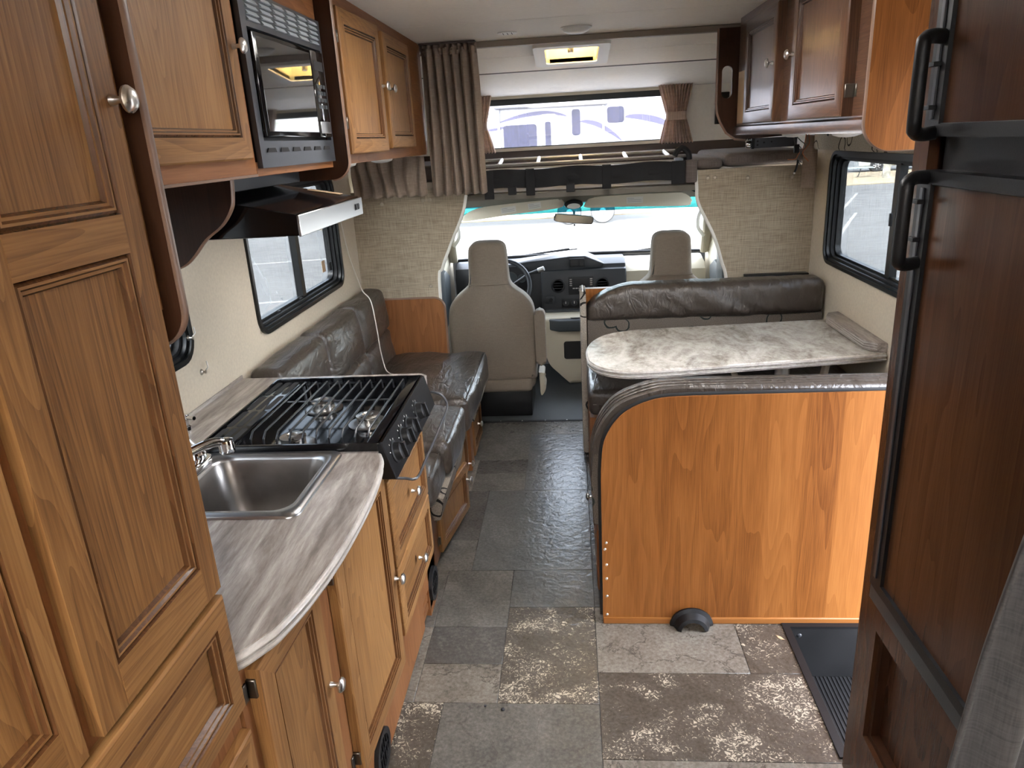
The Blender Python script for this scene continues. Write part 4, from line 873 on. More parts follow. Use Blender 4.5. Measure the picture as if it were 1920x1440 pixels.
MB().lathe([(.014, 0), (.012, .010), (.007, .014), (.007, .030), (.012, .034), (.010, .046), (0, .048)], (-1.12, 1.86, CZ + .0005), 'z', 14).make('stem', CHROME, t)
MB().tube([(-1.12, 1.86, CZ + .038), (-1.085, 1.845, CZ + .040)], .006, 8).make('nozzle', CHROME, t)
# little bits stuck in the wall
for k, (y, z) in enumerate(((2.045, 1.105), (2.08, .985))):
    t = thing('wall_clip', ['broken clear plastic clip on the wall beside the far edge of the round-cornered window', 'broken clear plastic clip low on the wall above the counter'][k], 'clip', (XL, y, z), 'broken curtain clips')
    MB().lathe([(.010, 0), (.009, .003), (.005, .006), (.004, .012), (.006, .015), (0, .016)], (XL + .0005, y, z), 'x', 10).make('screw', NICK, t)
    MB().tube([(XL + .010, y, z), (XL + .018, y + .012, z + .012), (XL + .012, y + .02, z + .030)], .002, 6).make('shard', WHITEP, t)

# ================================================================ STOVE
PANELB = plain('black_control_panel', (.010, .010, .011), .3, spec=.25)
GRATE = plain('grey_enamelled_wire', (.055, .056, .060), .25, metal=.5)
st = thing('gas_stove', 'black three-burner gas cooktop with wire grate and front knobs', 'stove', (-.72, 1.96, CZ - .05))
MB().box(-.925, -.517, 1.687, 2.241, CZ - .085, CZ - .036).make('body', BLK, st, smooth=False)
MB().ring(rr(-.927, -.513, 1.685, 2.243, .008), rr(-.905, -.545, 1.700, 2.228, .03), 'z', CZ - .036, CZ + .004).make('pan_wall', BLK, st)
# shallow pan with raised lip
ro, ri = rr(-1.0, -.502, 1.680, 2.246, .012), rr(-.90, -.545, 1.700, 2.226, .03)
mb = MB().ring(ro, rr(-.995, -.508, 1.686, 2.240, .01), 'z', CZ - .0, CZ + .022); mb.make('top_lip', BLK, st)
MB().prism(rr(-.926, -.515, 1.686, 2.242, .01), 'z', CZ - .036, CZ - .030).make('burner_pan', BLK, st)
MB().box(-.998, -.905, 1.684, 2.242, CZ + .001, CZ + .016, .003).make('vent_ledge', BLK, st)
for i in range(3):
    for k in range(4):
        y0 = 1.700 + k * .134
        if i == 0 and k == 0: s0 = MB().prism(rr(-.990, -.972, y0, y0 + .120, .008, 3), 'z', CZ + .0155, CZ + .0165).make('vent_slot', DKINT, st)
        else: clone(s0, st, (i * .028, k * .134, 0))
MB().box(-.545, -.503, 1.684, 2.242, CZ + .002, CZ + .020, .004).make('front_ledge', BLK, st)
for x, y in ((-.785, 1.80), (-.793, 2.085), (-.612, 1.95)):
    b_ = MB().lathe([(.058, .0), (.060, .004), (.052, .007), (.040, .006)], (x, y, CZ - .030), 'z', 28).make('burner_ring', STEEL, st)
    MB().lathe([(.030, 0), (.034, .004), (.034, .020), (.036, .022), (.036, .027), (.030, .030), (.016, .0315), (.012, .028), (0, .027)], (x, y, CZ - .029), 'z', 28).make('burner_cap', NICK, b_)
for i in range(10):
    x = -.890 + i * .0365
    P = [(x, 1.762, CZ - .029), (x, 1.766, CZ + .004), (x, 1.785, CZ + .020), (x, 2.208, CZ + .020), (x, 2.218, CZ + .014), (x, 2.220, CZ - .010)]
    if i == 0: g0 = MB().tube(P, .0032, 8).make('grate_bar', GRATE, st)
    else: clone(g0, st, (i * .0365, 0, 0))
MB().tube([(-.895, 2.03, CZ + .016), (-.556, 2.03, CZ + .016)], .0032, 8).make('grate_cross_bar', GRATE, st)
MB().tube([(-.895, 1.764, CZ - .024), (-.556, 1.764, CZ - .024)], .003, 8).make('grate_cross_bar', GRATE, st)
# slanted control panel
cp = [(-.515, CZ + .020), (-.500, CZ + .020), (-.472, CZ - .082), (-.520, CZ - .082)]
MB().prism(cp, 'y', 1.680, 2.246, .002, 1).make('control_panel', PANELB, st)
nrm = Vector((.102, 0, .028)).normalized()
for i, y in enumerate((1.742, 1.842, 1.915, 2.04, 2.165)):
    c_ = Vector((-.4865, y, CZ - .030))
    if i == 4: continue
    mb = MB().lathe([(.031, 0), (.031, .004), (.026, .006), (.0235, .022), (.019, .025), (0, .025)], (0, 0, 0), 'x', 24)
    mb.box(.010, .036, -.0065, .0065, -.0225, .0225, .002, 1)
    ang = -math.atan2(nrm.z, nrm.x)
    mb.rot((0, 0, 0), 'Y', ang).xf(lambda p: p + c_)
    kk = mb.make('control_knob', BLKP, st)
    for a_ in range(5):
        mbm = MB().box(.0003, .0008, -.001, .001, .033, .038).rot((0, 0, 0), 'X', R(-70 + a_ * 35)).rot((0, 0, 0), 'Y', ang).xf(lambda p: p + c_); mbm.make('print_mark', WHITEP, kk, smooth=False)
MB().box(-.4905, -.4895, 1.692, 1.700, CZ - .045, CZ - .02).make('print_mark', WHITEP, st, smooth=False)
MB().tube(spline([(-.480, 2.238, CZ - .035), (-.445, 2.232, CZ - .045), (-.425, 2.215, CZ - .075), (-.420, 2.10, CZ - .080), (-.420, 1.80, CZ - .085), (-.425, 1.705, CZ - .090), (-.455, 1.695, CZ - .086), (-.485, 1.69, CZ - .082)], 5), .004, 8).make('rail_handle', MGREY, st)

# ================================================================ SOFA
sf = thing('sofa', 'brown leather jackknife sofa with tufted back along the left wall', 'sofa', (-.85, 3.1, 0))
MB().box(XL + .006, -.60, 2.345, 3.86, .01, .36).make('base_box', FRMY, sf, smooth=False)
for i, (y0, y1, x1, z0, z1) in enumerate(((2.345, 2.615, -.535, .345, .470), (2.60, 3.045, -.505, .350, .505), (3.035, 3.845, -.485, .360, .525))):
    MB().cushion(-1.06, x1, y0, y1, z0, z1, .035, (.006, .004, .016), .012, 3.1 + i, 7.0, .035).make('seat_cushion', LEATH, sf)
    pp = [(x1 - .012, y0 + .03, z1 - .006), (x1 - .010, (y0 + y1) / 2, z1 - .002), (x1 - .012, y1 - .03, z1 - .006)]
    MB().tube(spline(pp, 6), .0035, 6).make('piping', LEATH, sf)
k = 0
for y0, y1 in ((2.36, 2.86), (2.862, 3.36), (3.362, 3.855)):
    for z0, z1, lean in ((.49, .675, 0), (.668, .895, 1)):
        mb = MB().cushion(-1.150, -1.035, y0, y1, z0, z1, .028, (.016, .0, .004), .011, 11.7 + k, 7.5, .035); k += 1
        mb.xf(lambda p: Vector((p.x - (p.z - .49) * .10 + .035, p.y, p.z)) if True else p)
        mb.xf(lambda p: Vector((max(p.x, XL + .006), p.y, p.z)))
        mb.make('back_cushion', LEATH, sf)
MB().box(-.62, -.575, 2.345, 3.86, .02, .35).make('front_board', FRM, sf, smooth=False)
MB().prism([(-.560, .245), (-.532, .250), (-.512, .345), (-.545, .352), (-.575, .30)], 'y', 2.44, 3.02, .004, 1).make('fabric_skirt', LOOPM, sf)
MB().prism([(-.560, .250), (-.528, .255), (-.492, .355), (-.53, .362), (-.575, .30)], 'y', 3.45, 3.84, .004, 1).make('fabric_skirt', LOOPM, sf)
door(sf, 'door', -.575, 1, 2.56, 2.95, .035, .262, (2.92, .19), (.09, .20), 0, swing=9, prof=DRW)
door(sf, 'door', -.575, 1, 2.99, 3.37, .035, .262, (3.34, .07), (), 0, prof=DRW)
MB().box(-.575, -.548, 3.40, 3.49, .0, .262).make('post', FRM, sf, smooth=False)
door(sf, 'door', -.560, 1, 3.52, 3.845, .03, .258, (3.66, .16), (), 0, prof=DRW)
t = thing('end_panel_board', 'rounded maple board standing at the cab end of the sofa', 'panel', (-.88, 3.872, .40))
out = [(-1.045, .36), (-.712, .36)] + [(-.765 + .053 * math.cos(a), .768 + .053 * math.sin(a)) for a in [R(x) for x in range(0, 91, 15)]] + [(-1.045, .821)]
MB().prism(out, 'y', 3.866, 3.884).make('board', FRM, t, smooth=False)  # frame wood darker than maple puts the board's shade into its colour
MB().tube([(x + (.001 if x > -.73 else 0), 3.875, z) for x, z in out[1:-1]] + [(-1.045, 3.875, .822)], .0095, 8, flat=.3).make('edge_band', PIPE, t)
cd_ = one('hanging_cord', MB().tube(spline([(-1.155, 3.60, 1.40), (-1.155, 3.637, 1.268), (-1.155, 3.70, 1.097), (-1.140, 3.75, .965), (-1.075, 3.60, .928), (-1.012, 3.50, .90), (-.985, 3.45, .80), (-.968, 3.42, .66), (-.955, 3.42, .57), (-.93, 3.39, .552), (-.89, 3.36, .550)], 8), .0028, 6), WIRE_W, 'thin white cord drooping over the sofa back', 'cord', (-1.0, 3.2, .9))

# ================================================================ CURTAINS (left, cab-over)
def curtain_mesh(x0, x1, z0, z1, y, folds, amp, wob=0.0, n=120, m=26, gather=0.0, seed=0.0, bell=None):
    def fn(u, v):
        z = z0 + (z1 - z0) * v
        w = 1.0 if bell is None else bell(v)
        x = x0 + (x1 - x0) * (.5 + (u - .5) * w)
        ph = folds * 2 * math.pi * (u + .025 * math.sin(5 * u + seed + 3 * v)) 
        a = amp * (1 - gather * max(0, v - .93) / .07) * (.75 + .35 * noise.noise(Vector((u * 6 + seed, v * 1.5, 0))))
        yy = y + a * math.sin(ph) + .3 * a * math.sin(2 * ph + 1.3 + 2 * v) + wob * noise.noise(Vector((u * 3 + seed, v * 2.2, 4)))
        return (x + .35 * a * math.cos(ph) * .5, yy, z + .004 * math.sin(ph * 1.0) * (1 if v < .05 else 0))
    return MB().grid(fn, n, m)
def solid(o, th):
    md = o.modifiers.new('thick', 'SOLIDIFY'); md.thickness = th; md.offset = 0; return o
o = one('privacy_curtain', curtain_mesh(-.715, -.432, 1.372, 2.062, 3.825, 6, .034, .03, 150, 30, seed=2.0, bell=lambda v: 1.0 - .04 * v + .02 * math.sin(4 * v)), CURT, 'tall taupe curtain bunched on the left of the cab-over opening', 'curtain', (-.57, 3.825, 1.37)); solid(o, .003)
hp = MB()
o2 = solid(curtain_mesh(-.712, -.436, 2.035, 2.078, 3.822, 10, .022, 0, 120, 3, seed=5).make('heading', CURT, o), .003)
MB().box(-.715, -.440, 3.80, 3.884, 2.080, 2.087).make('track', DKTRIM, o, smooth=False)
o = one('privacy_curtain', curtain_mesh(-1.135, -.745, 1.372, 1.568, 3.845, 6, .018, .012, 100, 12, seed=9.3), CURT, 'short taupe curtain end hanging below the lounge wall cabinet', 'curtain', (-.94, 3.845, 1.37)); solid(o, .003)
# patterned valance beside the range hood
def valance(name, x, s, y0, y1, z0, z1, label):
    t = thing(name, label, 'valance', (x, (y0 + y1) / 2, z0))
    MB().prism([(x + s * .004, z0), (x + s * .05, z0), (x + s * .055, z0 + .01), (x + s * .055, z1), (x + s * .004, z1)], 'y', y0, y1, .006, 2).make('padded_board', LOOPV, t)
    return t
valance('window_valance', XL, 1, 2.50, 3.60, 1.515, 1.572, 'beige loop-patterned valance over the left window behind the range hood')
valance('window_valance', XR, -1, 2.60, 3.80, 1.500, 1.580, 'beige loop-patterned valance over the right window')

# ================================================================ CAB-OVER THINGS
def tie_curtain(x0, x1, zt, zb, tie, y, name, label):
    t = thing(name, label, 'curtain', ((x0 + x1) / 2, y, zb))
    cx, hw = (x0 + x1) / 2, (x1 - x0) / 2
    def bell(z):
        if z > tie: k = (z - tie) / (zt - tie); return .52 + .48 * k ** .9
        k = (tie - z) / (tie - zb); return .52 + .44 * k ** .8
    def fn(u, v):
        z = zb + (zt - zb) * v; w = bell(z); ph = 2 * math.pi * 11 * u; a = .014 * (.6 + .5 * w)
        return (cx + hw * (2 * u - 1) * w + .01 * (zt - z) / (zt - zb), y + a * math.sin(ph) + .004 * math.sin(2.3 * ph), z + (.006 * math.sin(ph) if v in (0, 1) else 0))
    solid(MB().grid(fn, 150, 26).make('cloth', CURT2, t), .002)
    MB().ring(rr(cx - hw * .56 + .004, cx + hw * .56 + .008, y - .026, y + .026, .02), rr(cx - hw * .56 + .006, cx + hw * .56 + .006, y - .024, y + .024, .018), 'z', tie - .026, tie + .026).make('tie_band', CURT2, t)
    MB().tube([(x0 + .0, y, zt - .012), (x1, y, zt - .012)], .006, 8).make('rod', DKTRIM, t)
    return t
tie_curtain(.585, .815, 1.925, 1.548, 1.715, 5.150, 'tieback_curtain', 'beige pleated curtain tied back at the right of the cab-over window')
tie_curtain(-.735, -.505, 1.925, 1.548, 1.715, 5.150, 'tieback_curtain', 'beige pleated curtain tied back at the left of the cab-over window')
one('outlet_plate', MB().box(.965, 1.055, 5.188, 5.199, 1.648, 1.845, .003), BLKP, 'black rectangular plate on the cab-over front wall behind the handrail panel', 'plate', (1.01, 5.19, 1.75))
t = thing('ceiling_dome_light', 'oval white dome light on the ceiling near the cab-over trim', 'light', (.045, 3.63, ZC))
MB().lathe([(.072, 0), (.072, -.004), (.066, -.008)], (.045, 3.63, ZC - .0005), 'z', 28).make('base', WHITEP, t)
MB().lathe([(.064, -.007), (.056, -.018), (.032, -.027), (0, -.030)], (.045, 3.63, ZC), 'z', 28).make('lens', plain('frosted_lens', (.78, .77, .73), .3), t)
t = thing('ceiling_speaker', 'small round grille set in the ceiling left of the dome light', 'speaker', (-.27, 3.65, ZC))
MB().lathe([(.045, 0), (.045, -.004), (.036, -.006)], (-.27, 3.65, ZC - .0005), 'z', 24).make('rim', WHITEP, t)
for k in range(7): MB().box(-.30 + k * .010, -.296 + k * .010, 3.62, 3.68, ZC - .007, ZC - .005).make('grille_bar', DKTRIM if k % 2 else WHITEP, t, smooth=False)
# black rolled safety net with straps
nt = thing('rolled_bunk_net', 'long black rolled bunk net strapped across the cab-over edge', 'net', (.07, 3.92, 1.40))
def roll(u, v):
    x = -.455 + 1.03 * u; a = 2 * math.pi * v; sag = .012 * math.sin(math.pi * u) + .006 * noise.noise(Vector((u * 9, 0, 3)))
    r1 = .040 + .006 * noise.noise(Vector((u * 12, math.cos(a), math.sin(a)))); r2 = .040 + .008 * noise.noise(Vector((u * 9 + 4, math.cos(a), math.sin(a))))
    return (x, 3.905 + r1 * math.cos(a), 1.436 - sag + r2 * math.sin(a))
MB().grid(roll, 60, 16).make('roll', BLKF, nt)
MB().grid(lambda u, v: (-.45 + 1.02 * u, 3.862 + .006 * math.sin(u * 31), 1.385 + .092 * v + .004 * math.sin(u * 17)), 50, 6).make('flap', BLKF, nt)
for x, z0, w in ((-.42, 1.335, .05), (-.205, 1.345, .045), (.185, 1.360, .045), (.545, 1.365, .07)):
    MB().box(x - w / 2, x + w / 2, 3.850, 3.856, z0, 1.478, .002, 1).make('strap', BLKF, nt)
for x in (-.30, .0): b_ = MB().box(x - .022, x + .022, 3.846, 3.858, 1.352, 1.395, .003, 1).make('buckle', BLKP, nt)
MB().tube(spline([(.53, 3.90, 1.50), (.55, 3.90, 1.53), (.575, 3.90, 1.535), (.60, 3.90, 1.51), (.605, 3.9, 1.48)], 5), .014, 8).make('loose_end', BLKF, nt)
# aluminium bunk ladder lying on the deck
ld = thing('bunk_ladder', 'aluminium bunk ladder lying behind the rolled net', 'ladder', (.05, 4.2, 1.49))
for y, z in ((4.02, 1.496), (4.27, 1.518)): MB().tube([(-.62, y, z), (.63, y, z)], .014, 10, flat=.6).make('rail', ALU, ld)
for x in (-.38, -.17, .06, .30, .52): MB().tube([(x, 4.02, 1.496), (x, 4.27, 1.518)], .010, 8).make('rung', ALU, ld)
for x in (-.60, .61): MB().box(x - .02, x + .02, 4.0, 4.30, 1.432, 1.486, .004, 1).make('foot', BLKR, ld)
for x0, x1, y0, z0, z1, lab in ((.648, .785, 3.93, 1.432, 1.480, 'small grey-brown bunk cushion at the right of the rolled net'), (.79, 1.215, 3.93, 1.432, 1.500, 'long grey-brown bunk cushion above the woven right panel')):
    one('bunk_cushion', MB().cushion(x0, x1, y0, y0 + .9, z0, z1, .03, (0, 0, .006), .003, x0, 6, .08), MATTC, lab, 'cushion', ((x0 + x1) / 2, y0 + .45, z0))
MB().box(.585, .646, 3.888, 3.93, 1.365, 1.478, .01, 2).make('deck_edge', MATTC, br)
one('bunk_cushion', MB().cushion(-1.12, -.66, 3.98, 5.1, 1.432, 1.515, .03, (0, 0, .006), .003, 3, 6, .08), MATTC, 'grey-brown bunk cushion hidden behind the bunched curtain', 'cushion', (-.9, 4.5, 1.432))

# ================================================================ RIGHT UPPER CABINET
RX, RZ = .79, 1.587
rc = thing('dinette_wall_cabinet', 'dark oak wall cabinet with two glossy doors above the dinette', 'cabinet', (1.0, 2.9, RZ))
OAKD = wood('dark_oak_vertical', (.040, .017, .009), (.075, .034, .018), (.115, .055, .030), axis='z', rough=.2, coat=.5, pore=.9); OAKDY = wood('dark_oak_along', (.040, .017, .009), (.075, .034, .018), (.115, .055, .030), axis='y', rough=.2, coat=.5, pore=.9)
MB().box(RX + .02, XR - .003, 2.105, 3.70, RZ + .006, ZC - .003).make('carcass', OAKDY, rc, smooth=False)
holed(MB(), 'x', RX, RX + .02, 2.105, 3.70, RZ + .006, ZC - .003, [(2.25, 2.66, 1.66, 2.01), (2.97, 3.41, 1.66, 2.01)]).make('face_frame', OAKDY, rc, smooth=False)
MB().prism([(RX - .010, RZ), (RX - .014, RZ + .012), (RX - .012, RZ + .035), (RX + .001, RZ + .042), (RX + .02, RZ + .042), (RX + .02, RZ)], 'y', 2.105, 3.712, .002, 1).make('light_rail', OAKDY, rc)
door(rc, 'door', RX, -1, 2.225, 2.685, RZ + .046, 2.040, (2.660, 1.838), (1.70, 1.95), 0, swing=2, mats=[OAKD, OAKDY], panel=OAKD, thick=.016, glaze=DARKW)
door(rc, 'door', RX, -1, 2.945, 3.435, RZ + .046, 2.040, (2.970, 1.838), (), 1, mats=[OAKD, OAKDY], panel=OAKD, thick=.016, glaze=DARKW)
# handrail end panel with a slot
zz0, zz1 = 1.565, ZC - .036
outp = [(.70, zz1), (.70, 1.73), (.705, 1.69), (.72, 1.65), (.75, 1.60), (.79, 1.572), (.84, 1.565), (1.10, 1.575), (1.10, zz1)]
slot = rr(.717, .765, 1.752, 1.893, .0235, 6)
mb = MB(); bm = mb.bm; lay = []
for y in (3.714, 3.732):
    A = [bm.verts.new((x, y, z)) for x, z in outp]; B = [bm.verts.new((x, y, z)) for x, z in slot]
    es = [bm.edges.new((A[i], A[(i + 1) % len(A)])) for i in range(len(A))] + [bm.edges.new((B[i], B[(i + 1) % len(B)])) for i in range(len(B))]
    bmesh.ops.triangle_fill(bm, use_beauty=True, edges=es); lay.append((A, B))
for q in (0, 1):
    A, B = lay[0][q], lay[1][q]
    for i in range(len(A)): bm.faces.new((A[i], A[(i + 1) % len(A)], B[(i + 1) % len(A)], B[i]))
mb.make('handrail_panel', DARKW, rc, smooth=False)
MB().tube([(x, 3.723, z) for x, z in outp[:7]], .0095, 8, flat=.3).make('edge_band', PIPE, rc)
MB().box(RX - .002, RX, 3.48, 3.69, RZ + .05, 1.86).make('bare_board', TAN, rc, smooth=False)
# near side panel (catches the light from the entry)
r_ = .075
outp = [(XR - .004, ZC - .003), (XR - .004, 1.545), (.90, 1.540)] + [(.775 + r_ - r_ * math.sin(a), 1.540 + r_ - r_ * math.cos(a)) for a in [R(x) for x in range(0, 91, 10)]] + [(.775, ZC - .003)]
sp = MB().prism(outp, 'y', 2.084, 2.103).make('side_panel', MAPLE, rc, smooth=False)
MB().tube([(XR - .004, 2.0935, 1.5445)] + [(x, 2.0935, z) for x, z in outp[2:]], .0098, 8, flat=.3).make('edge_band', PIPE, rc)
for y in (2.62, 3.22):
    t = thing('puck_light', f'round white puck light under the dinette wall cabinet, {"nearer to the fridge" if y < 3 else "nearer to the cab-over"}', 'light', (.90, y, RZ), 'puck lights under the wall cabinet')
    MB().lathe([(.05, .006), (.05, .0), (.044, -.010), (.025, -.016), (0, -.018)], (.92, y, RZ), 'z', 24).make('lens', WHITEP, t)
    MB().lathe([(.052, .006), (.055, .002), (.053, -.002), (.049, -.002)], (.92, y, RZ), 'z', 24).make('rim', WHITEP, t)
# screen bracket, spotlight, loose wires, strap
t = thing('screen_bracket', 'grey perforated metal screen bracket under the dinette wall cabinet', 'bracket', (.96, 3.74, 1.53))
MB().box(.885, 1.085, 3.735, 3.755, 1.520, 1.566, .002, 1).make('plate', MGREY, t)
for x, z in ((.90, 1.552), (.90, 1.535), (.93, 1.545), (.965, 1.547)): MB().lathe([(0, -.0005), (.004, -.0005), (.0045, 0)], (x, 3.735, z), 'y', 10).make('hole', DKINT, t)
MB().box(.872, .886, 3.733, 3.757, 1.518, 1.566, .002, 1).make('end_cap', BLKP, t)
t = thing('chrome_spotlight', 'small chrome reading spotlight at the end of the screen bracket', 'light', (.85, 3.745, 1.54))
MB().lathe([(0, 0), (.014, 0), (.020, .006), (.022, .022), (.016, .028)], (.843, 3.745, 1.540), 'x', 18).make('head', CHROME, t)
MB().tube([(.855, 3.745, 1.555), (.86, 3.745, 1.572)], .005, 8).make('stem', CHROME, t)
t = thing('loose_wires', 'bundle of loose orange and grey wires dangling by the right window', 'wires', (1.10, 3.70, 1.48))
for P, m_ in ((((1.06, 3.72, 1.575), (1.07, 3.71, 1.53), (1.095, 3.70, 1.51), (1.085, 3.70, 1.46), (1.10, 3.70, 1.43)), WIRE_G), (((1.12, 3.72, 1.58), (1.11, 3.71, 1.52), (1.085, 3.70, 1.485), (1.07, 3.70, 1.462), (1.035, 3.70, 1.462)), WIRE_O), (((1.13, 3.72, 1.58), (1.13, 3.70, 1.53), (1.10, 3.69, 1.49), (1.13, 3.69, 1.45)), WIRE_O), (((1.07, 3.72, 1.57), (1.09, 3.70, 1.545), (1.11, 3.69, 1.52), (1.08, 3.69, 1.47), (1.10, 3.69, 1.445)), WIRE_G)):
    MB().tube(spline(P, 6), .0022, 6).make('wire', m_, t)
MB().box(1.062, 1.085, 3.69, 3.71, 1.49, 1.53, .004).make('plug', BLKP, t)
MB().tube(spline([(1.085, 3.70, 1.46), (1.08, 3.70, 1.425), (1.072, 3.70, 1.402)], 4), .005, 8).make('dark_lead', BLKP, t)
MB().lathe([(0, -.005), (.005, -.003), (.005, .003), (0, .005)], (1.070, 3.70, 1.398), 'z', 10).make('bulb', WHITEP, t)
t = thing('curtain_strap', 'flat taupe curtain strap hanging in the right front corner', 'curtain', (1.18, 3.84, 1.32))
solid(MB().grid(lambda u, v: (1.150 + .008 * (1 - v) + .062 * u - .012 * (1 - v), 3.83 + .012 * math.sin(3 * u + v * 4), 1.318 + .25 * v - .006 * u), 8, 16).make('cloth', CURT, t), .004)

# ================================================================ DINETTE
nb = thing('near_dinette_bench', 'dinette bench with a maple back panel facing the camera', 'bench', (.6, 2.4, 0))
crn = spline([(.073, .50, 0), (.075, .612, 0), (.090, .705, 0), (.148, .786, 0), (.245, .830, 0), (.36, .838, 0)], 6)
o_ = [(XR - .004, .024), (.073, .024)] + [(p.x, p.y) for p in crn] + [(XR - .004, .838)]
MB().prism(o_, 'y', 2.150, 2.168).make('back_panel', MAPLE, nb, smooth=False)
MB().tube([(.0725, 2.159, .03)] + [(p.x - .0005, 2.159, p.y + .0005) for p in crn] + [(XR - .004, 2.159, .8385)], .0095, 8, flat=.35).make('edge_moulding', BLKR, nb)
MB().box(.073, XR - .004, 2.143, 2.168, 0, .024, .003, 1).make('base_strip', MAPLEX, nb)
crn2 = spline([(.048, .46, 0), (.045, .60, 0), (.060, .705, 0), (.125, .80, 0), (.24, .848, 0), (.36, .856, 0)], 6)
MB().prism([(XR - .006, .47), (.05, .47)] + [(p.x, p.y) for p in crn2] + [(XR - .006, .856)], 'y', 2.172, 2.285, .022, 4).xf(lambda p: p + Vector((0, 0, .0)) + Vector((noise.noise(p * 9), noise.noise(p * 9 + Vector((5, 0, 0))), noise.noise(p * 9 + Vector((0, 5, 0))))) * .004).make('backrest', LEATH, nb)
for k, d in enumerate((.030, .056, .082)): MB().tube([(p.x - .001, 2.172 + d, p.y + .001) for p in crn2] + [(.8, 2.172 + d, .857), (XR - .01, 2.172 + d, .857)], .003, 6).make('piping', LEATH, nb)
MB().box(.075, XR - .006, 2.172, 2.70, .0, .36).make('base_box', FRMY, nb, smooth=False)
MB().cushion(.055, XR - .006, 2.29, 2.76, .365, .475, .03, (0, .006, .012), .006, 21, 7, .05).make('seat_cushion', LEATH, nb)
MB().prism([(.072, .37), (.046, .38), (.042, .55), (.050, .64), (.074, .64)], 'y', 2.172, 2.24, .004, 1).make('fabric_gusset', LOOP, nb)
door(nb, 'door', .075, -1, 2.20, 2.62, .10, .34, (2.58, .27), (.16, .27), 0, prof=DRW, mats=[FRM, FRMY], panel=FRM)
sc0 = None
for z in (.32, .295, .235, .18, .11, .035):
    MB().lathe([(0, -.0025), (.0035, -.002), (.005, 0)], (.087 if z != .295 else .082, 2.150, z), 'y', 10).make('screw', NICK, nb)
t = thing('cable_hood', 'black half-round plastic duct cover at the foot of the maple panel', 'duct cover', (.375, 2.14, 0))
def hoodarc(r0, y, ysc=1.0): return [(.375 + r0 * math.cos(a), y, r0 * .92 * math.sin(a)) for a in [math.pi * k / 16 for k in range(17)]]
mb = MB(); rows = [hoodarc(.072, 2.142), hoodarc(.072, 2.136), hoodarc(.060, 2.130), hoodarc(.050, 2.105), hoodarc(.040, 2.100), hoodarc(.038, 2.130)]
rows = [[mb.bm.verts.new((p[0], p[1], p[2] + .001)) for p in r] for r in rows]
for A, B in zip(rows, rows[1:]):
    for k in range(16): mb.bm.faces.new((A[k], A[k + 1], B[k + 1], B[k]))
solid(mb.make('hood', BLKP, t), .003)
for sx in (-.062, .062): MB().lathe([(0, -.003), (.004, -.002), (.005, 0)], (.375 + sx, 2.137, .016), 'y', 8).make('screw', NICK, t)

tb = thing('dinette_table', 'pale stone-look dinette table with rounded free end', 'table', (.65, 3.1, .72))
TZ = .74
lft = spline([(.36, 2.735, 0), (.21, 2.728, 0), (.115, 2.775, 0), (.066, 2.86, 0), (.055, 2.94, 0), (.056, 3.06, 0), (.082, 3.18, 0), (.16, 3.30, 0), (.31, 3.365, 0)], 6)
to = [(XR - .006, 2.86)] + [(p.x, p.y) for p in lft] + [(XR - .006, 3.442)]
MB().prism(to, 'z', TZ - .034, TZ, .003, 2).make('top', TTOP, tb)
MB().tube([(XR - .006, 2.8585, TZ - .010)] + [(p.x, p.y, TZ - .010) for p in lft], .0075, 8, flat=.6).make('edge_bead', EDG, tb)
MB().tube([(XR - .006, 2.8585, TZ - .025)] + [(p.x, p.y, TZ - .025) for p in lft], .0065, 8, flat=.6).make('edge_bead', EDG, tb)
for P in (((.64, 3.0, TZ - .036), (.73, 2.84, .475)), ((1.06, 3.0, TZ - .036), (.96, 2.84, .475))):
    a, b = Vector(P[0]), Vector(P[1])
    MB().tube([a, b], .016, 4, flat=.35).make('strut', GRIP, tb)
MB().box(.55, 1.15, 2.97, 3.03, TZ - .048, TZ - .034, .002, 1).make('brace', GRIP, tb)
MB().tube([(.85, 2.92, TZ - .04), (.85, 2.92, .004)], .03, 16).make('post', ALU, tb)
MB().lathe([(.09, 0), (.09, .006), (.045, .02), (.034, .05)], (.85, 2.92, .0005), 'z', 20).make('foot', ALU, tb)
t = thing('table_wall_ledge', 'grey stone-look ledge strip fixed to the wall at the table end', 'ledge', (1.2, 3.12, TZ))
MB().prism([(XR - .002, 2.865), (1.20, 2.875), (1.163, 2.92), (1.160, 3.36), (1.18, 3.405), (XR - .002, 3.425)], 'z', TZ + .0005, TZ + .040, .004, 2).make('strip', CTOP, t)
for z in (.012, .022, .032): MB().tube([(1.20, 2.8745, TZ + z), (1.1625, 2.92, TZ + z), (1.1595, 3.36, TZ + z)], .002, 6).make('edge_bead', EDG, t)

fb = thing('far_dinette_bench', 'brown leather dinette bench with padded back behind the table', 'bench', (.65, 3.4, 0))
MB().box(.075, XR - .006, 3.10, 3.80, .0, .40).make('base_box', FRM, fb, smooth=False)
MB().cushion(.055, XR - .006, 3.045, 3.56, .425, .545, .03, (0, .006, .010), .006, 31, 7, .05).make('seat_cushion', LEATH, fb)
MB().tube([(.075, 3.046, .482), (XR - .03, 3.046, .482)], .003, 6).make('piping', LEATH, fb)
def roll_shape(p):
    k = min(1.0, max(0.0, (p.x - .05) / .26)); f = .30 + .70 * math.sin(k * math.pi / 2) ** .7
    z = .728 + (p.z - .728) * f
    w = .012 * noise.noise(Vector((p.x * 11 + p.z * 16, p.z * 3, 1.5))) * min(1, max(0, (p.x - .25) * 2)) + .007 * noise.noise(Vector((p.x * 26 + p.z * 30, p.z * 6, 7)))
    return Vector((p.x, p.y - w * (1 if p.y < 3.66 else 0), z + .3 * w * (1 if p.z > .85 else 0)))
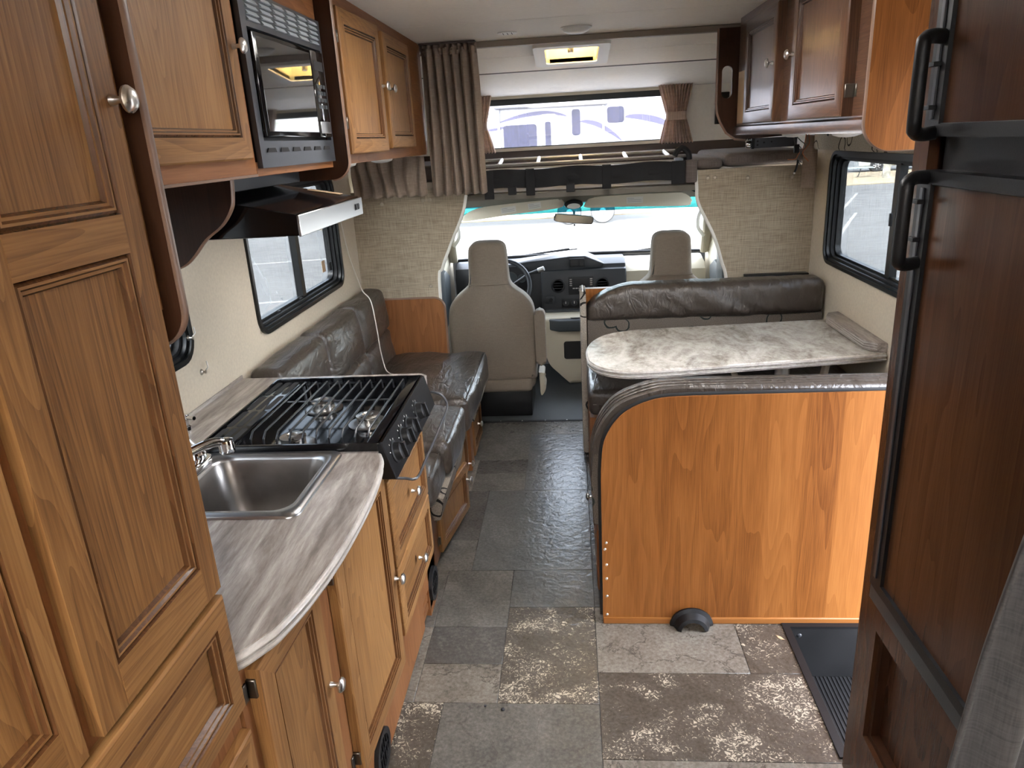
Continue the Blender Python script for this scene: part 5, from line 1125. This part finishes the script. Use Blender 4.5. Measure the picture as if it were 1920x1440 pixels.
MB().cushion(.066, XR - .012, 3.58, 3.735, .728, .905, .04, (0, .008, .002), .0, 1.0, 6.0, .016).xf(roll_shape).make('back_roll', LEATH, fb)
MB().prism([(.066, .50), (XR - .012, .50), (XR - .012, .735), (.066, .735)], 'y', 3.60, 3.72, .008, 2).make('fabric_back', LOOP, fb)
MB().box(.052, XR - .006, 3.738, 3.775, .30, .868).make('back_board', MAPLE, fb, smooth=False)
MB().prism([(3.56, .02), (3.80, .02), (3.80, .845), (3.745, .885), (3.60, .890), (3.57, .82), (3.555, .60)], 'x', .032, .062, .004, 1).make('end_upholstery', LOOPM, fb)  # lighter tweed than the back: light on this end put into its colour
MB().tube([(.047, 3.585, .888), (.047, 3.76, .882)], .004, 6).make('piping', WHITEP, fb)
MB().box(.060, .075, 3.10, 3.80, .0, .40).make('end_board', FRM, fb, smooth=False)
one('black_table_rail', MB().box(.86, 1.225, 3.82, 3.895, .835, .860, .003).box(.90, 1.222, 3.845, 3.897, .860, .885, .003), BLKP, 'black stepped plastic rail on the woven panel behind the far bench', 'rail', (1.04, 3.86, .83))

# ================================================================ FRIDGE AND ITS CABINET
FX = .673
fc_ = thing('fridge_cabinet', 'dark cherry cabinet surround enclosing the refrigerator', 'cabinet', (.95, 1.1, 0))
MB().box(FX + .02, XR - .004, 1.527, 1.545, .01, ZC - .003).make('side_panel', DARKW, fc_, smooth=False)
holed(MB(), 'x', FX, FX + .02, .72, 1.545, .01, ZC - .003, [(.80, 1.486, .575, 1.98), (.86, 1.452, .20, .505)]).make('face_frame', FRGW, fc_, smooth=False)
MB().box(FX + .032, FX + .04, .83, 1.50, .17, .54).make('recessed_panel', FRGW, fc_, smooth=False)
MB().ring([(.86, .20), (1.452, .20), (1.452, .505), (.86, .505)], [(.875, .215), (1.437, .215), (1.437, .49), (.875, .49)], 'x', FX + .012, FX + .032).make('inner_moulding', DARKW, fc_, smooth=False)
MB().box(FX + .02, XR - .004, .72, .74, .01, ZC - .003).make('side_panel', DARKW, fc_, smooth=False)
fr = thing('refrigerator', 'two-door refrigerator with dark wood panels, black frames and black handles', 'refrigerator', (.95, 1.12, .58))
MB().box(FX + .022, 1.20, .815, 1.470, .59, 1.965).make('case', BLKP, fr, smooth=False)
def fdoor(z0, z1, hz0, hz1, lab):
    d = MB().ring([(.81, z0), (1.478, z0), (1.478, z1), (.81, z1)], [(.84, z0 + .022), (1.425, z0 + .022), (1.425, z1 - .022), (.84, z1 - .022)], 'x', FX - .016, FX + .021).make('door', BLKP, fr, smooth=False); d['label'] = lab
    MB().box(FX - .008, FX + .004, .838, 1.427, z0 + .02, z1 - .02).make('door_panel', FRGW, d, smooth=False)
    MB().box(FX - .020, FX - .016, 1.444, 1.456, z0 + .03, z1 - .03, .001, 1).make('edge_rail', MGREY, d)
    oo = rr(1.335, 1.452, hz0, hz1, .035); 
    # D-shaped pull: legs go out from the frame edge, grip runs parallel to it
    P = [(FX - .014, 1.440, hz0 + .012), (FX - .040, 1.432, hz0 + .010), (FX - .058, 1.418, hz0 + .016), (FX - .064, 1.410, hz0 + .035), (FX - .064, 1.410, hz1 - .035), (FX - .058, 1.418, hz1 - .016), (FX - .040, 1.432, hz1 - .010), (FX - .014, 1.440, hz1 - .012)]
    h = MB().tube(spline(P, 4), .0125, 10, flat=1.0).make('handle', BLKP, d)
    for z in (hz0 + .055, hz1 - .055): MB().box(FX - .030, FX - .016, 1.438, 1.462, z - .004, z + .004, .001, 1).make('latch_pin', BLKP, d)
    return d
fdoor(.62, 1.525, 1.345, 1.525, 'tall lower refrigerator door')
fdoor(1.585, 1.955, 1.580, 1.762, 'short upper freezer door')
MB().box(FX - .014, FX - .002, .81, 1.430, 1.500, 1.525, .002, 1).make('door_cap', SLATEP, fr)
MB().box(FX - .014, FX - .002, .81, 1.430, 1.585, 1.608, .002, 1).make('door_cap', SLATEP, fr)
MB().box(FX - .012, FX + .02, .80, 1.482, .578, .615, .002, 1).make('bottom_trim', SLATEP, fr)
# grey curtain at the right edge
t = thing('grey_privacy_curtain', 'dark grey fabric curtain edge at the lower right corner', 'curtain', (.55, .62, 0))
def gc(u, v):
    z = .03 + 2.0 * v; e = .326 + .085 * max(0, z - .5) + .10 * max(0, z - 1.1) ** 1.3 + (.35 * max(0, z - 1.35)); e = min(e, .64)
    x = e + (.68 - e) * u; return (x, .60 + .10 * u + .018 * math.sin(u * 26) * (1 - u * .3), z)
solid(MB().grid(gc, 60, 40).make('cloth', GREYC, t), .004)
t = thing('curtain_track', 'ceiling track that carries the grey curtain', 'track', (.6, .66, ZC))
MB().box(.40, .70, .63, .66, ZC - .03, ZC - .001, .002, 1).make('rail', ALU, t)

# ================================================================ ENTRY STEP
es_ = thing('entry_step', 'black ribbed entry step well beside the refrigerator', 'step', (.95, 1.85, -.2))
MB().ring([(SX0 - .012, SY0 - .0), (XR - .002, SY0 - .0), (XR - .002, SY1 + .008), (SX0 - .012, SY1 + .008)], [(SX0 + .012, SY0 + .012), (XR - .003, SY0 + .012), (XR - .003, SY1 - .012), (SX0 + .012, SY1 - .012)], 'z', -.004, .006).make('rim', BLKP, es_, smooth=False)
MB().box(SX0 + .002, SX0 + .010, SY0 + .003, SY1 - .003, -.20, -.004).make('well_side', BLKR, es_, smooth=False)
fw = MB().box(SX0 + .010, XR - .003, SY1 - .012, SY1 - .004, -.20, -.004).make('well_side', BLKR, es_, smooth=False)
MB().box(SX0 + .010, XR - .003, SY0 + .004, SY0 + .012, -.20, -.004).make('well_side', BLKR, es_, smooth=False)
MB().box(SX0 + .010, XR - .003, SY0 + .012, SY1 - .012, -.215, -.20).make('tread', BLKR, es_, smooth=False)
MB().lathe([(0, -.003), (.006, -.002), (.008, 0)], (SX0 + .045, SY1 - .012, -.03), 'y', 12).make('screw', MGREY, es_)
for k in range(40):
    x = SX0 + .016 + k * .0132
    if k == 0: r0 = MB().prism([(x, -.20), (x + .002, -.1965), (x + .005, -.1965), (x + .007, -.20)], 'y', SY0 + .014, SY1 - .014).make('tread_rib', BLKR, es_, smooth=False)
    else: clone(r0, es_, (k * .0132, 0, 0))

# ================================================================ CAB
VX = .035                                                   # centre line of the cab
structure('floor_cab', MB().prism([(-.92, 4.072), (.99, 4.072), (.99, 5.35), (-.92, 5.35)], 'z', -.09, -.03), plain('cab_rubber_mat', (.050, .055, .056), .55, bump=.3, bscale=40, var=.25, vscale=5))
t = thing('threshold_strip', 'black screwed threshold strip between the vinyl floor and the cab', 'strip', (-.25, 4.08, 0))
MB().box(-.72, .10, 4.069, 4.092, -.06, .004, .002, 1).make('strip', BLKR, t)
for x in (-.46, -.33, -.19, -.06): MB().lathe([(.005, 0), (.004, .002), (0, .0025)], (x, 4.082, .004), 'z', 8).make('screw', NICK, t)
structure('wall_firewall', MB().box(-.92, .99, 5.44, 5.47, -.09, .79), CHAR)
# side shells: doors with windows
GL_DOOR = GL_WIND
for s, xd, nm in ((-1, -.90, 'left'), (1, .97, 'right')):
    x0, x1 = (xd - .05, xd) if s < 0 else (xd, xd + .05)
    o = structure('door_2' if s < 0 else 'door_3', holed(MB(), 'x', x0, x1, 3.93, 5.36, -.09, 1.36, [(4.16, 4.92, .80, 1.24)]), CREAM)
    MB().ring(rr(4.15, 4.93, .79, 1.25, .05), rr(4.175, 4.905, .815, 1.225, .04), 'x', x0 + .004, x1 - .004 if s < 0 else x1).make('weatherstrip', BLKR, o)
    MB().prism(rr(4.16, 4.92, .80, 1.24, .04), 'x', xd + s * .025, xd + s * .028).make('pane', GL_DOOR, o)
    MB().prism([(4.62, .40), (5.02, .45), (5.05, .74), (4.90, .80), (4.62, .76)], 'x', xd - s * .035, xd, .01, 2).make('door_trim', SLATEP, o)
    # dark B-pillar cover and seat belt seen past the bulkhead
    MB().prism([(4.40, .55), (4.62, .55), (4.62, 1.0), (4.56, 1.12), (4.47, 1.14), (4.42, 1.0)], 'x', xd - s * .075, xd - s * .02, .02, 3).make('pillar_cover', SLATEP, o)
    MB().tube(spline([(xd - s * .02, 4.93, 1.30), (xd - s * .04, 5.02, 1.18), (xd - s * .03, 5.15, 1.0), (xd - s * .01, 5.33, .80)], 6), .045, 10, flat=.55).make('pillar_trim', CREAM, o)
    MB().tube(spline([(xd - s * .075, 4.98, 1.13), (xd - s * .115, 5.02, 1.10), (xd - s * .115, 5.08, 1.0), (xd - s * .065, 5.14, .93)], 6), .013, 8).make('grab_handle', WHITEP, o)
    MB().box(x0, x1, 5.36, 5.42, -.09, .80).make('kick_panel', CREAM, o, smooth=False)
structure('ceiling_cab', MB().box(-.92, .99, 3.93, 5.05, 1.325, 1.352), LINER)
structure('trim_2', MB().prism([(3.985, 1.36), (4.06, 1.36), (5.02, 1.27), (5.02, 1.20), (4.94, 1.21), (4.90, 1.29), (4.03, 1.335), (3.985, 1.345)], 'x', -.80, .87, .004, 1), LINER)
# windshield
def ws(u, v, off=0.0, u0=-.86, u1=.93):
    x = u0 + (u1 - u0) * u; k = ((x - VX) / .9) ** 2
    return (x * (1 - .05 * v) + VX * .05 * v, 5.40 - .40 * v - .10 * k + off, .80 + .45 * v)
wsd = MB().grid(lambda u, v: ws(u, v), 20, 10).make('window_8', GL_WIND); wsd['kind'] = 'structure'
MB().grid(lambda u, v: ws(u, .74 + .26 * v, -.004), 20, 6).make('shade_band', GL_BAND, wsd)
for u in (0.0, 1.0): MB().tube([ws(u, v / 8, .0) for v in range(9)], .02, 8).make('side_seal', CREAM, wsd)
MB().tube([ws(u / 16, 0, .0) for u in range(17)], .012, 8).make('lower_seal', BLKR, wsd)
# sun visors
VISM = plain('backlit_visor_vinyl', (.66, .61, .50), .7, bump=.1)  # paler than the cab cream: backlight through the visors put into colour
for k, (x0, x1, z0, dz, lab, labs) in enumerate(((-.735, -.035, 1.165, .055, 'left cream sun visor with two white labels', ((-.46, .10), (-.28, .085))), (.055, .80, 1.190, .0, 'right cream sun visor with one white label', ((.36, .105),)))):
    t = thing('sun_visor', lab, 'sun visor', ((x0 + x1) / 2, 4.86, 1.2), 'sun visors')
    h = .090
    if k == 0: o_ = [(-.722, 1.140), (-.69, 1.128), (-.389, 1.157), (-.09, 1.182), (-.045, 1.208), (-.06, 1.236), (-.12, 1.240), (-.474, 1.222), (-.62, 1.205), (-.705, 1.168)]
    else: o_ = [(.085, 1.190), (.12, 1.176), (.378, 1.172), (.72, 1.160), (.765, 1.172), (.778, 1.196), (.74, 1.232), (.684, 1.245), (.40, 1.247), (.155, 1.241), (.105, 1.222)]
    P = spline([(a, b, 0) for a, b in o_ + o_[:1]], 4)[:-1]
    MB().prism([(p.x, p.y) for p in P], 'y', 4.862, 4.882, .008, 3).make('pad', VISM, t)
    for lx, lw in labs:
        zc_ = 1.183 + .10 * (lx + .46) if k == 0 else 1.212
        q = MB().box(lx, lx + lw, 4.8595, 4.8615, zc_ - .020, zc_ + .020).rot((lx, 4.86, zc_), 'Y', R(-6 if k == 0 else 0)).make('label', WHITEP, t, smooth=False)
        for j in range(3): MB().box(lx + .006, lx + lw * (.45 if j == 0 else .9), 4.8588, 4.8594, zc_ + .010 - j * .010, zc_ + .012 - j * .010).rot((lx, 4.86, zc_), 'Y', R(-6 if k == 0 else 0)).make('print_line', PRINT, q, smooth=False)
t = thing('overhead_camera_pod', 'dark round pod between the sun visors', 'pod', (.012, 4.86, 1.24))
MB().lathe([(0, .006), (.055, .006), (.062, 0), (.060, -.012), (.045, -.018), (0, -.018)], (.018, 4.85, 1.205), 'y', 24, .50).make('housing', BLKP, t)
MB().lathe([(0, -.020), (.040, -.020), (.048, -.012)], (.018, 4.85, 1.195), 'y', 22, .40).make('lens', WHITEP, t)
MB().box(.006, .030, 4.855, 4.93, 1.212, 1.232).make('stem', BLKP, t, smooth=False)
t = thing('rearview_mirror', 'wide interior rear-view mirror hung on the windshield', 'mirror', (.02, 4.97, 1.12))
q = [(-.105, 1.133), (-.112, 1.118), (-.10, 1.084), (.10, 1.058), (.138, 1.058), (.149, 1.085), (.125, 1.110), (-.082, 1.136)]
P = spline([(a, b, 0) for a, b in q + q[:1]], 4)[:-1]
MB().prism([(p.x, p.y) for p in P], 'y', 4.985, 5.005, .006, 2).make('housing', BLKP, t)
MB().prism([(.018 + (p.x - .018) * .95, 1.096 + (p.y - 1.096) * .86) for p in P], 'y', 4.9835, 4.9852).make('mirror_glass', plain('mirror_silver', (.36, .35, .32), .12, metal=.9), t)
MB().tube([(.02, 5.005, 1.10), (.02, 5.03, 1.12), (.02, 5.08, 1.14)], .008, 8).make('arm', BLKP, t)
MB().lathe([(.006, 0), (.007, -.010), (.004, -.014)], (.02, 4.995, 1.062), 'z', 10).make('tab', BLKP, t)

# dashboard
ds = thing('dashboard', 'charcoal van dashboard with round vents, radio and climate controls', 'dashboard', (VX, 5.25, .6))
MB().prism([(5.12, .44), (5.30, .40), (5.42, .45), (5.42, .775), (5.36, .792), (5.20, .795), (5.12, .765), (5.10, .70)], 'x', -.84, .37, .012, 2).make('body', CHAR, ds)
MB().prism([(5.14, .44), (5.30, .40), (5.42, .45), (5.42, .765), (5.36, .772), (5.20, .745), (5.15, .70)], 'x', .37, .93, .012, 2).make('passenger_panel', CREAM, ds)
MB().prism([(5.06, .46), (5.13, .44), (5.16, .70), (5.12, .742), (5.075, .735), (5.06, .70)], 'x', -.225, .372, .012, 3).make('centre_stack', CHAR, ds)
MB().prism([(-.50, .785), (-.32, .80), (-.02, .828), (.09, .828), (.22, .77), (.20, .74), (-.50, .70)], 'y', 5.10, 5.34, .012, 3).make('binnacle_top', CHAR, ds)
cb = MB().box(-.022, .085, 5.088, 5.104, .755, .815, .006, 2).make('cubby', BLKP, ds); MB().box(-.012, .042, 5.086, 5.090, .764, .806).make('display', DKINT, cb, smooth=False); MB().box(.050, .078, 5.086, 5.090, .764, .806).make('display', DKINT, cb, smooth=False)
CY = 5.058
for x, z in ((-.105, .632), (.205, .632)):
    v = MB().lathe([(.050, .004), (.050, -.006), (.043, -.009), (.038, -.004), (.036, .002)], (x, CY, z), 'y', 28).make('air_vent', BLKP, ds)
    MB().lathe([(.038, .002), (0, .002)], (x, CY, z), 'y', 24).make('vent_recess', DKINT, v)
    for k in range(3): MB().box(x - math.sqrt(.036 ** 2 - (.018 * (k - 1)) ** 2), x + math.sqrt(.036 ** 2 - (.018 * (k - 1)) ** 2), CY - .004, CY, z + .018 * (k - 1) - .002, z + .018 * (k - 1) + .002).make('vent_vane', CHAR, v, smooth=False)
rd = MB().box(-.032, .142, CY - .004, CY + .01, .565, .690, .004, 2).make('radio', BLKP, ds)
MB().box(.002, .112, CY - .0055, CY - .003, .632, .678).make('screen', DKINT, rd, smooth=False)
for j in range(4):
    for x in (-.024, .118): MB().box(x, x + .017, CY - .0065, CY - .003, .628 + j * .014, .636 + j * .014, .001, 1).make('button', STEEL, rd)
for i in range(6): MB().box(-.004 + i * .020, .012 + i * .020, CY - .0065, CY - .003, .607, .614, .001, 1).make('button', STEEL, rd)
MB().lathe([(.016, 0), (.015, -.012), (0, -.013)], (.055, CY - .003, .596), 'y', 18).make('volume_knob', STEEL, rd)
hv = MB().box(-.085, .095, CY - .003, CY + .01, .475, .535, .004, 2).make('climate_panel', BLKP, ds)
for x in (-.055, .005, .065):
    MB().lathe([(.021, 0), (.019, -.012), (0, -.013)], (x, CY - .003, .505), 'y', 18).make('dial', CHAR, hv)
    MB().box(x - .002, x + .002, CY - .018, CY - .014, .505, .522).make('pointer', WHITEP, hv, smooth=False)
sp_ = MB().box(-.195, -.13, CY - .003, CY + .01, .505, .560, .004, 2).make('switch_panel', CHAR, ds); MB().lathe([(.014, 0), (.012, -.012), (0, -.013)], (-.16, CY - .003, .532), 'y', 16).make('headlight_knob', BLKP, sp_)
ic = MB().prism(rr(-.70, -.30, .60, .775, .05), 'y', 5.085, 5.11, .01, 2).make('instrument_cluster', BLKP, ds)
for x, r_ in ((-.56, .05), (-.44, .05), (-.36, .03)): MB().lathe([(r_, 0), (r_, -.004), (r_ * .9, -.005), (r_ * .88, -.001), (0, -.001)], (x, 5.085, .69), 'y', 22).make('gauge', SLATEP, ic)
# steering wheel and stalk
sw_ = thing('steering_wheel', 'dark steering wheel in front of the driver seat', 'steering wheel', (-.475, 4.86, .68))
tilt = R(28)
def W_(r, a, d=0): 
    v = Vector((r * math.cos(a), 0, r * math.sin(a))); v = Matrix.Rotation(-tilt, 3, 'X') @ (v + Vector((0, d, 0))); return Vector((-.475, 4.86, .68)) + v
MB().tube([W_(.182, 2 * math.pi * k / 40) for k in range(40)], .0155, 10, closed=True).make('rim', CHAR, sw_)
MB().lathe([(0, -.02), (.055, -.018), (.07, 0), (.06, .03), (0, .04)], (0, 0, 0), 'y', 24).rot((0, 0, 0), 'X', -tilt).xf(lambda p: p + Vector((-.475, 4.87, .68))).make('hub', CHAR, sw_)
for a in (R(-20), R(200), R(-75), R(255)): MB().tube([W_(.05, a, .012), W_(.175, a)], .014, 8, flat=.5).make('spoke', CHAR, sw_)
MB().tube([W_(.01, 0, .03), W_(.01, 0, .28)], .035, 12).make('column', CHAR, sw_)
MB().tube([W_(.04, .3, .06), (-.30, 4.95, .745), (-.215, 4.93, .775)], [.011, .011, .012], 8).make('shift_lever', CHAR, sw_)
MB().tube([(-.235, 4.934, .768), (-.195, 4.925, .782)], .016, 10).make('lever_tip', STEEL, sw_)
# engine cover console
cn = thing('engine_cover_console', 'cream engine cover with grey cup-holder tray between the seats', 'console', (.05, 4.95, 0))
o_ = [(-.205, .455), (-.215, .30), (-.185, .14), (-.11, .05), (-.03, -.028), (.42, -.028), (.42, .455)]
P = spline([(a, b, 0) for a, b in o_[:5]], 6)
MB().prism([(p.x, p.y) for p in P] + o_[5:], 'y', 4.84, 5.052, .03, 4).make('cover', CREAM, cn)
MB().prism([(-.195, 4.86), (-.10, 4.79), (.40, 4.79), (.40, 5.05), (-.205, 5.05)], 'z', .365, .445, .012, 3).make('tray', SLATEP, cn)
for x, y in ((-.125, 4.95), (.01, 4.865)): MB().lathe([(.040, .004), (.036, .004), (.034, -.03), (0, -.03)], (x, y, .4455), 'z', 22).make('cup_holder', DKINT, cn)
MB().prism(rr(-.075, .16, .16, .285, .018), 'y', 4.832, 4.842).make('storage_slot', DKINT, cn)
MB().box(-.20, .38, 5.00, 5.052, .445, .47, .010, 3).make('upper_lip', SLATEP, cn)
one('pedal', MB().box(-.175, -.145, 5.18, 5.195, .02, .13, .004), BLKP, 'black foot pedal on the cab floor beside the console', 'pedal', (-.16, 5.19, .05))

# cab seats
def cab_seat(name, xc, yb, label, arm):
    t = thing(name, label, 'seat', (xc, yb + .25, -.03))
    half = [(0, 1.078), (.06, 1.076), (.095, 1.058), (.108, 1.02), (.114, .90), (.121, .835), (.150, .800), (.205, .755), (.243, .70), (.258, .62), (.262, .50), (.258, .36), (.250, .27), (.235, .225), (0, .215)]
    rgt = spline([(a, b, 0) for a, b in half], 4)
    out = [(p.x, p.y) for p in rgt[:-1]] + [(-p.x, p.y) for p in rgt[::-1][:-1]]
    lean = lambda p: Vector((xc + p.x, yb + p.y + .10 * max(0, .75 - p.z) - .06 * max(0, p.z - .75) + .015 * (1 - min(1, abs(p.x) / .26) ** 2) * -1, p.z))
    bm_ = MB().pad(out, 0, .15, .034, 6)
    bm_.xf(lean).make('backrest', SEATC, t, angle=60)
    MB().tube([lean(Vector((-.118, -.003, .835))), lean(Vector((-.06, -.004, .833))), lean(Vector((.06, -.004, .833))), lean(Vector((.118, -.003, .835)))], .0025, 6).make('headrest_seam', SEATC, t)
    MB().cushion(xc - .245, xc + .245, yb + .06, yb + .56, .15, .30, .05, (0, 0, .015), .004, xc, 5, .06).make('seat_cushion', SEATC, t)
    MB().cushion(xc - .235, xc + .225, yb + .035, yb + .12, .145, .235, .03, (0, 0, .0), .002, xc, 5, .06).make('rear_skirt', SEATC, t)
    MB().box(xc - .22, xc + .215, yb + .09, yb + .50, -.03, .15, .008, 2).make('pedestal', BLKP, t)
    if arm:
        MB().prism(rr(xc + .256, xc + .318, .325, .665, .028, 6), 'y', yb - .0, yb + .09, .018, 3).make('armrest', SEATC, t)
        MB().prism([(p.x, p.y) for p in spline([(xc + .265, .26, 0), (xc + .300, .255, 0), (xc + .296, .20, 0), (xc + .306, .16, 0), (xc + .285, .115, 0), (xc + .272, .12, 0), (xc + .270, .18, 0)], 4)], 'y', yb + .07, yb + .22, .006, 2).make('recliner_cover', CREAM, t)
    return t
cab_seat('driver_seat', -.490, 4.16, 'beige cloth driver seat seen from behind with a folded armrest', True)
cab_seat('passenger_seat', .570, 4.24, 'beige cloth passenger seat showing above the dinette bench', False)

# small bits lying on the vinyl
for x, y, rr_, lab in ((-.245, 1.735, .006, 'tiny dark pebble on the floor near the tile corner'), (-.30, 1.75, .004, 'tinier grey crumb beside the dark pebble')):
    one('pebble', MB().lathe([(0, 0), (rr_, rr_ * .3), (rr_ * .9, rr_ * .9), (0, rr_ * 1.2)], (x, y, .0002), 'z', 8), CHAR, lab, 'pebble', (x, y, 0), 'floor crumbs')
one('dry_leaf_scrap', MB().prism([(.645, 2.085), (.660, 2.075), (.668, 2.06), (.655, 2.062), (.648, 2.07)], 'z', .0005, .003, .001, 1), TAN, 'tiny orange-brown leaf scrap beside the entry step rim', 'leaf', (.655, 2.07, 0))
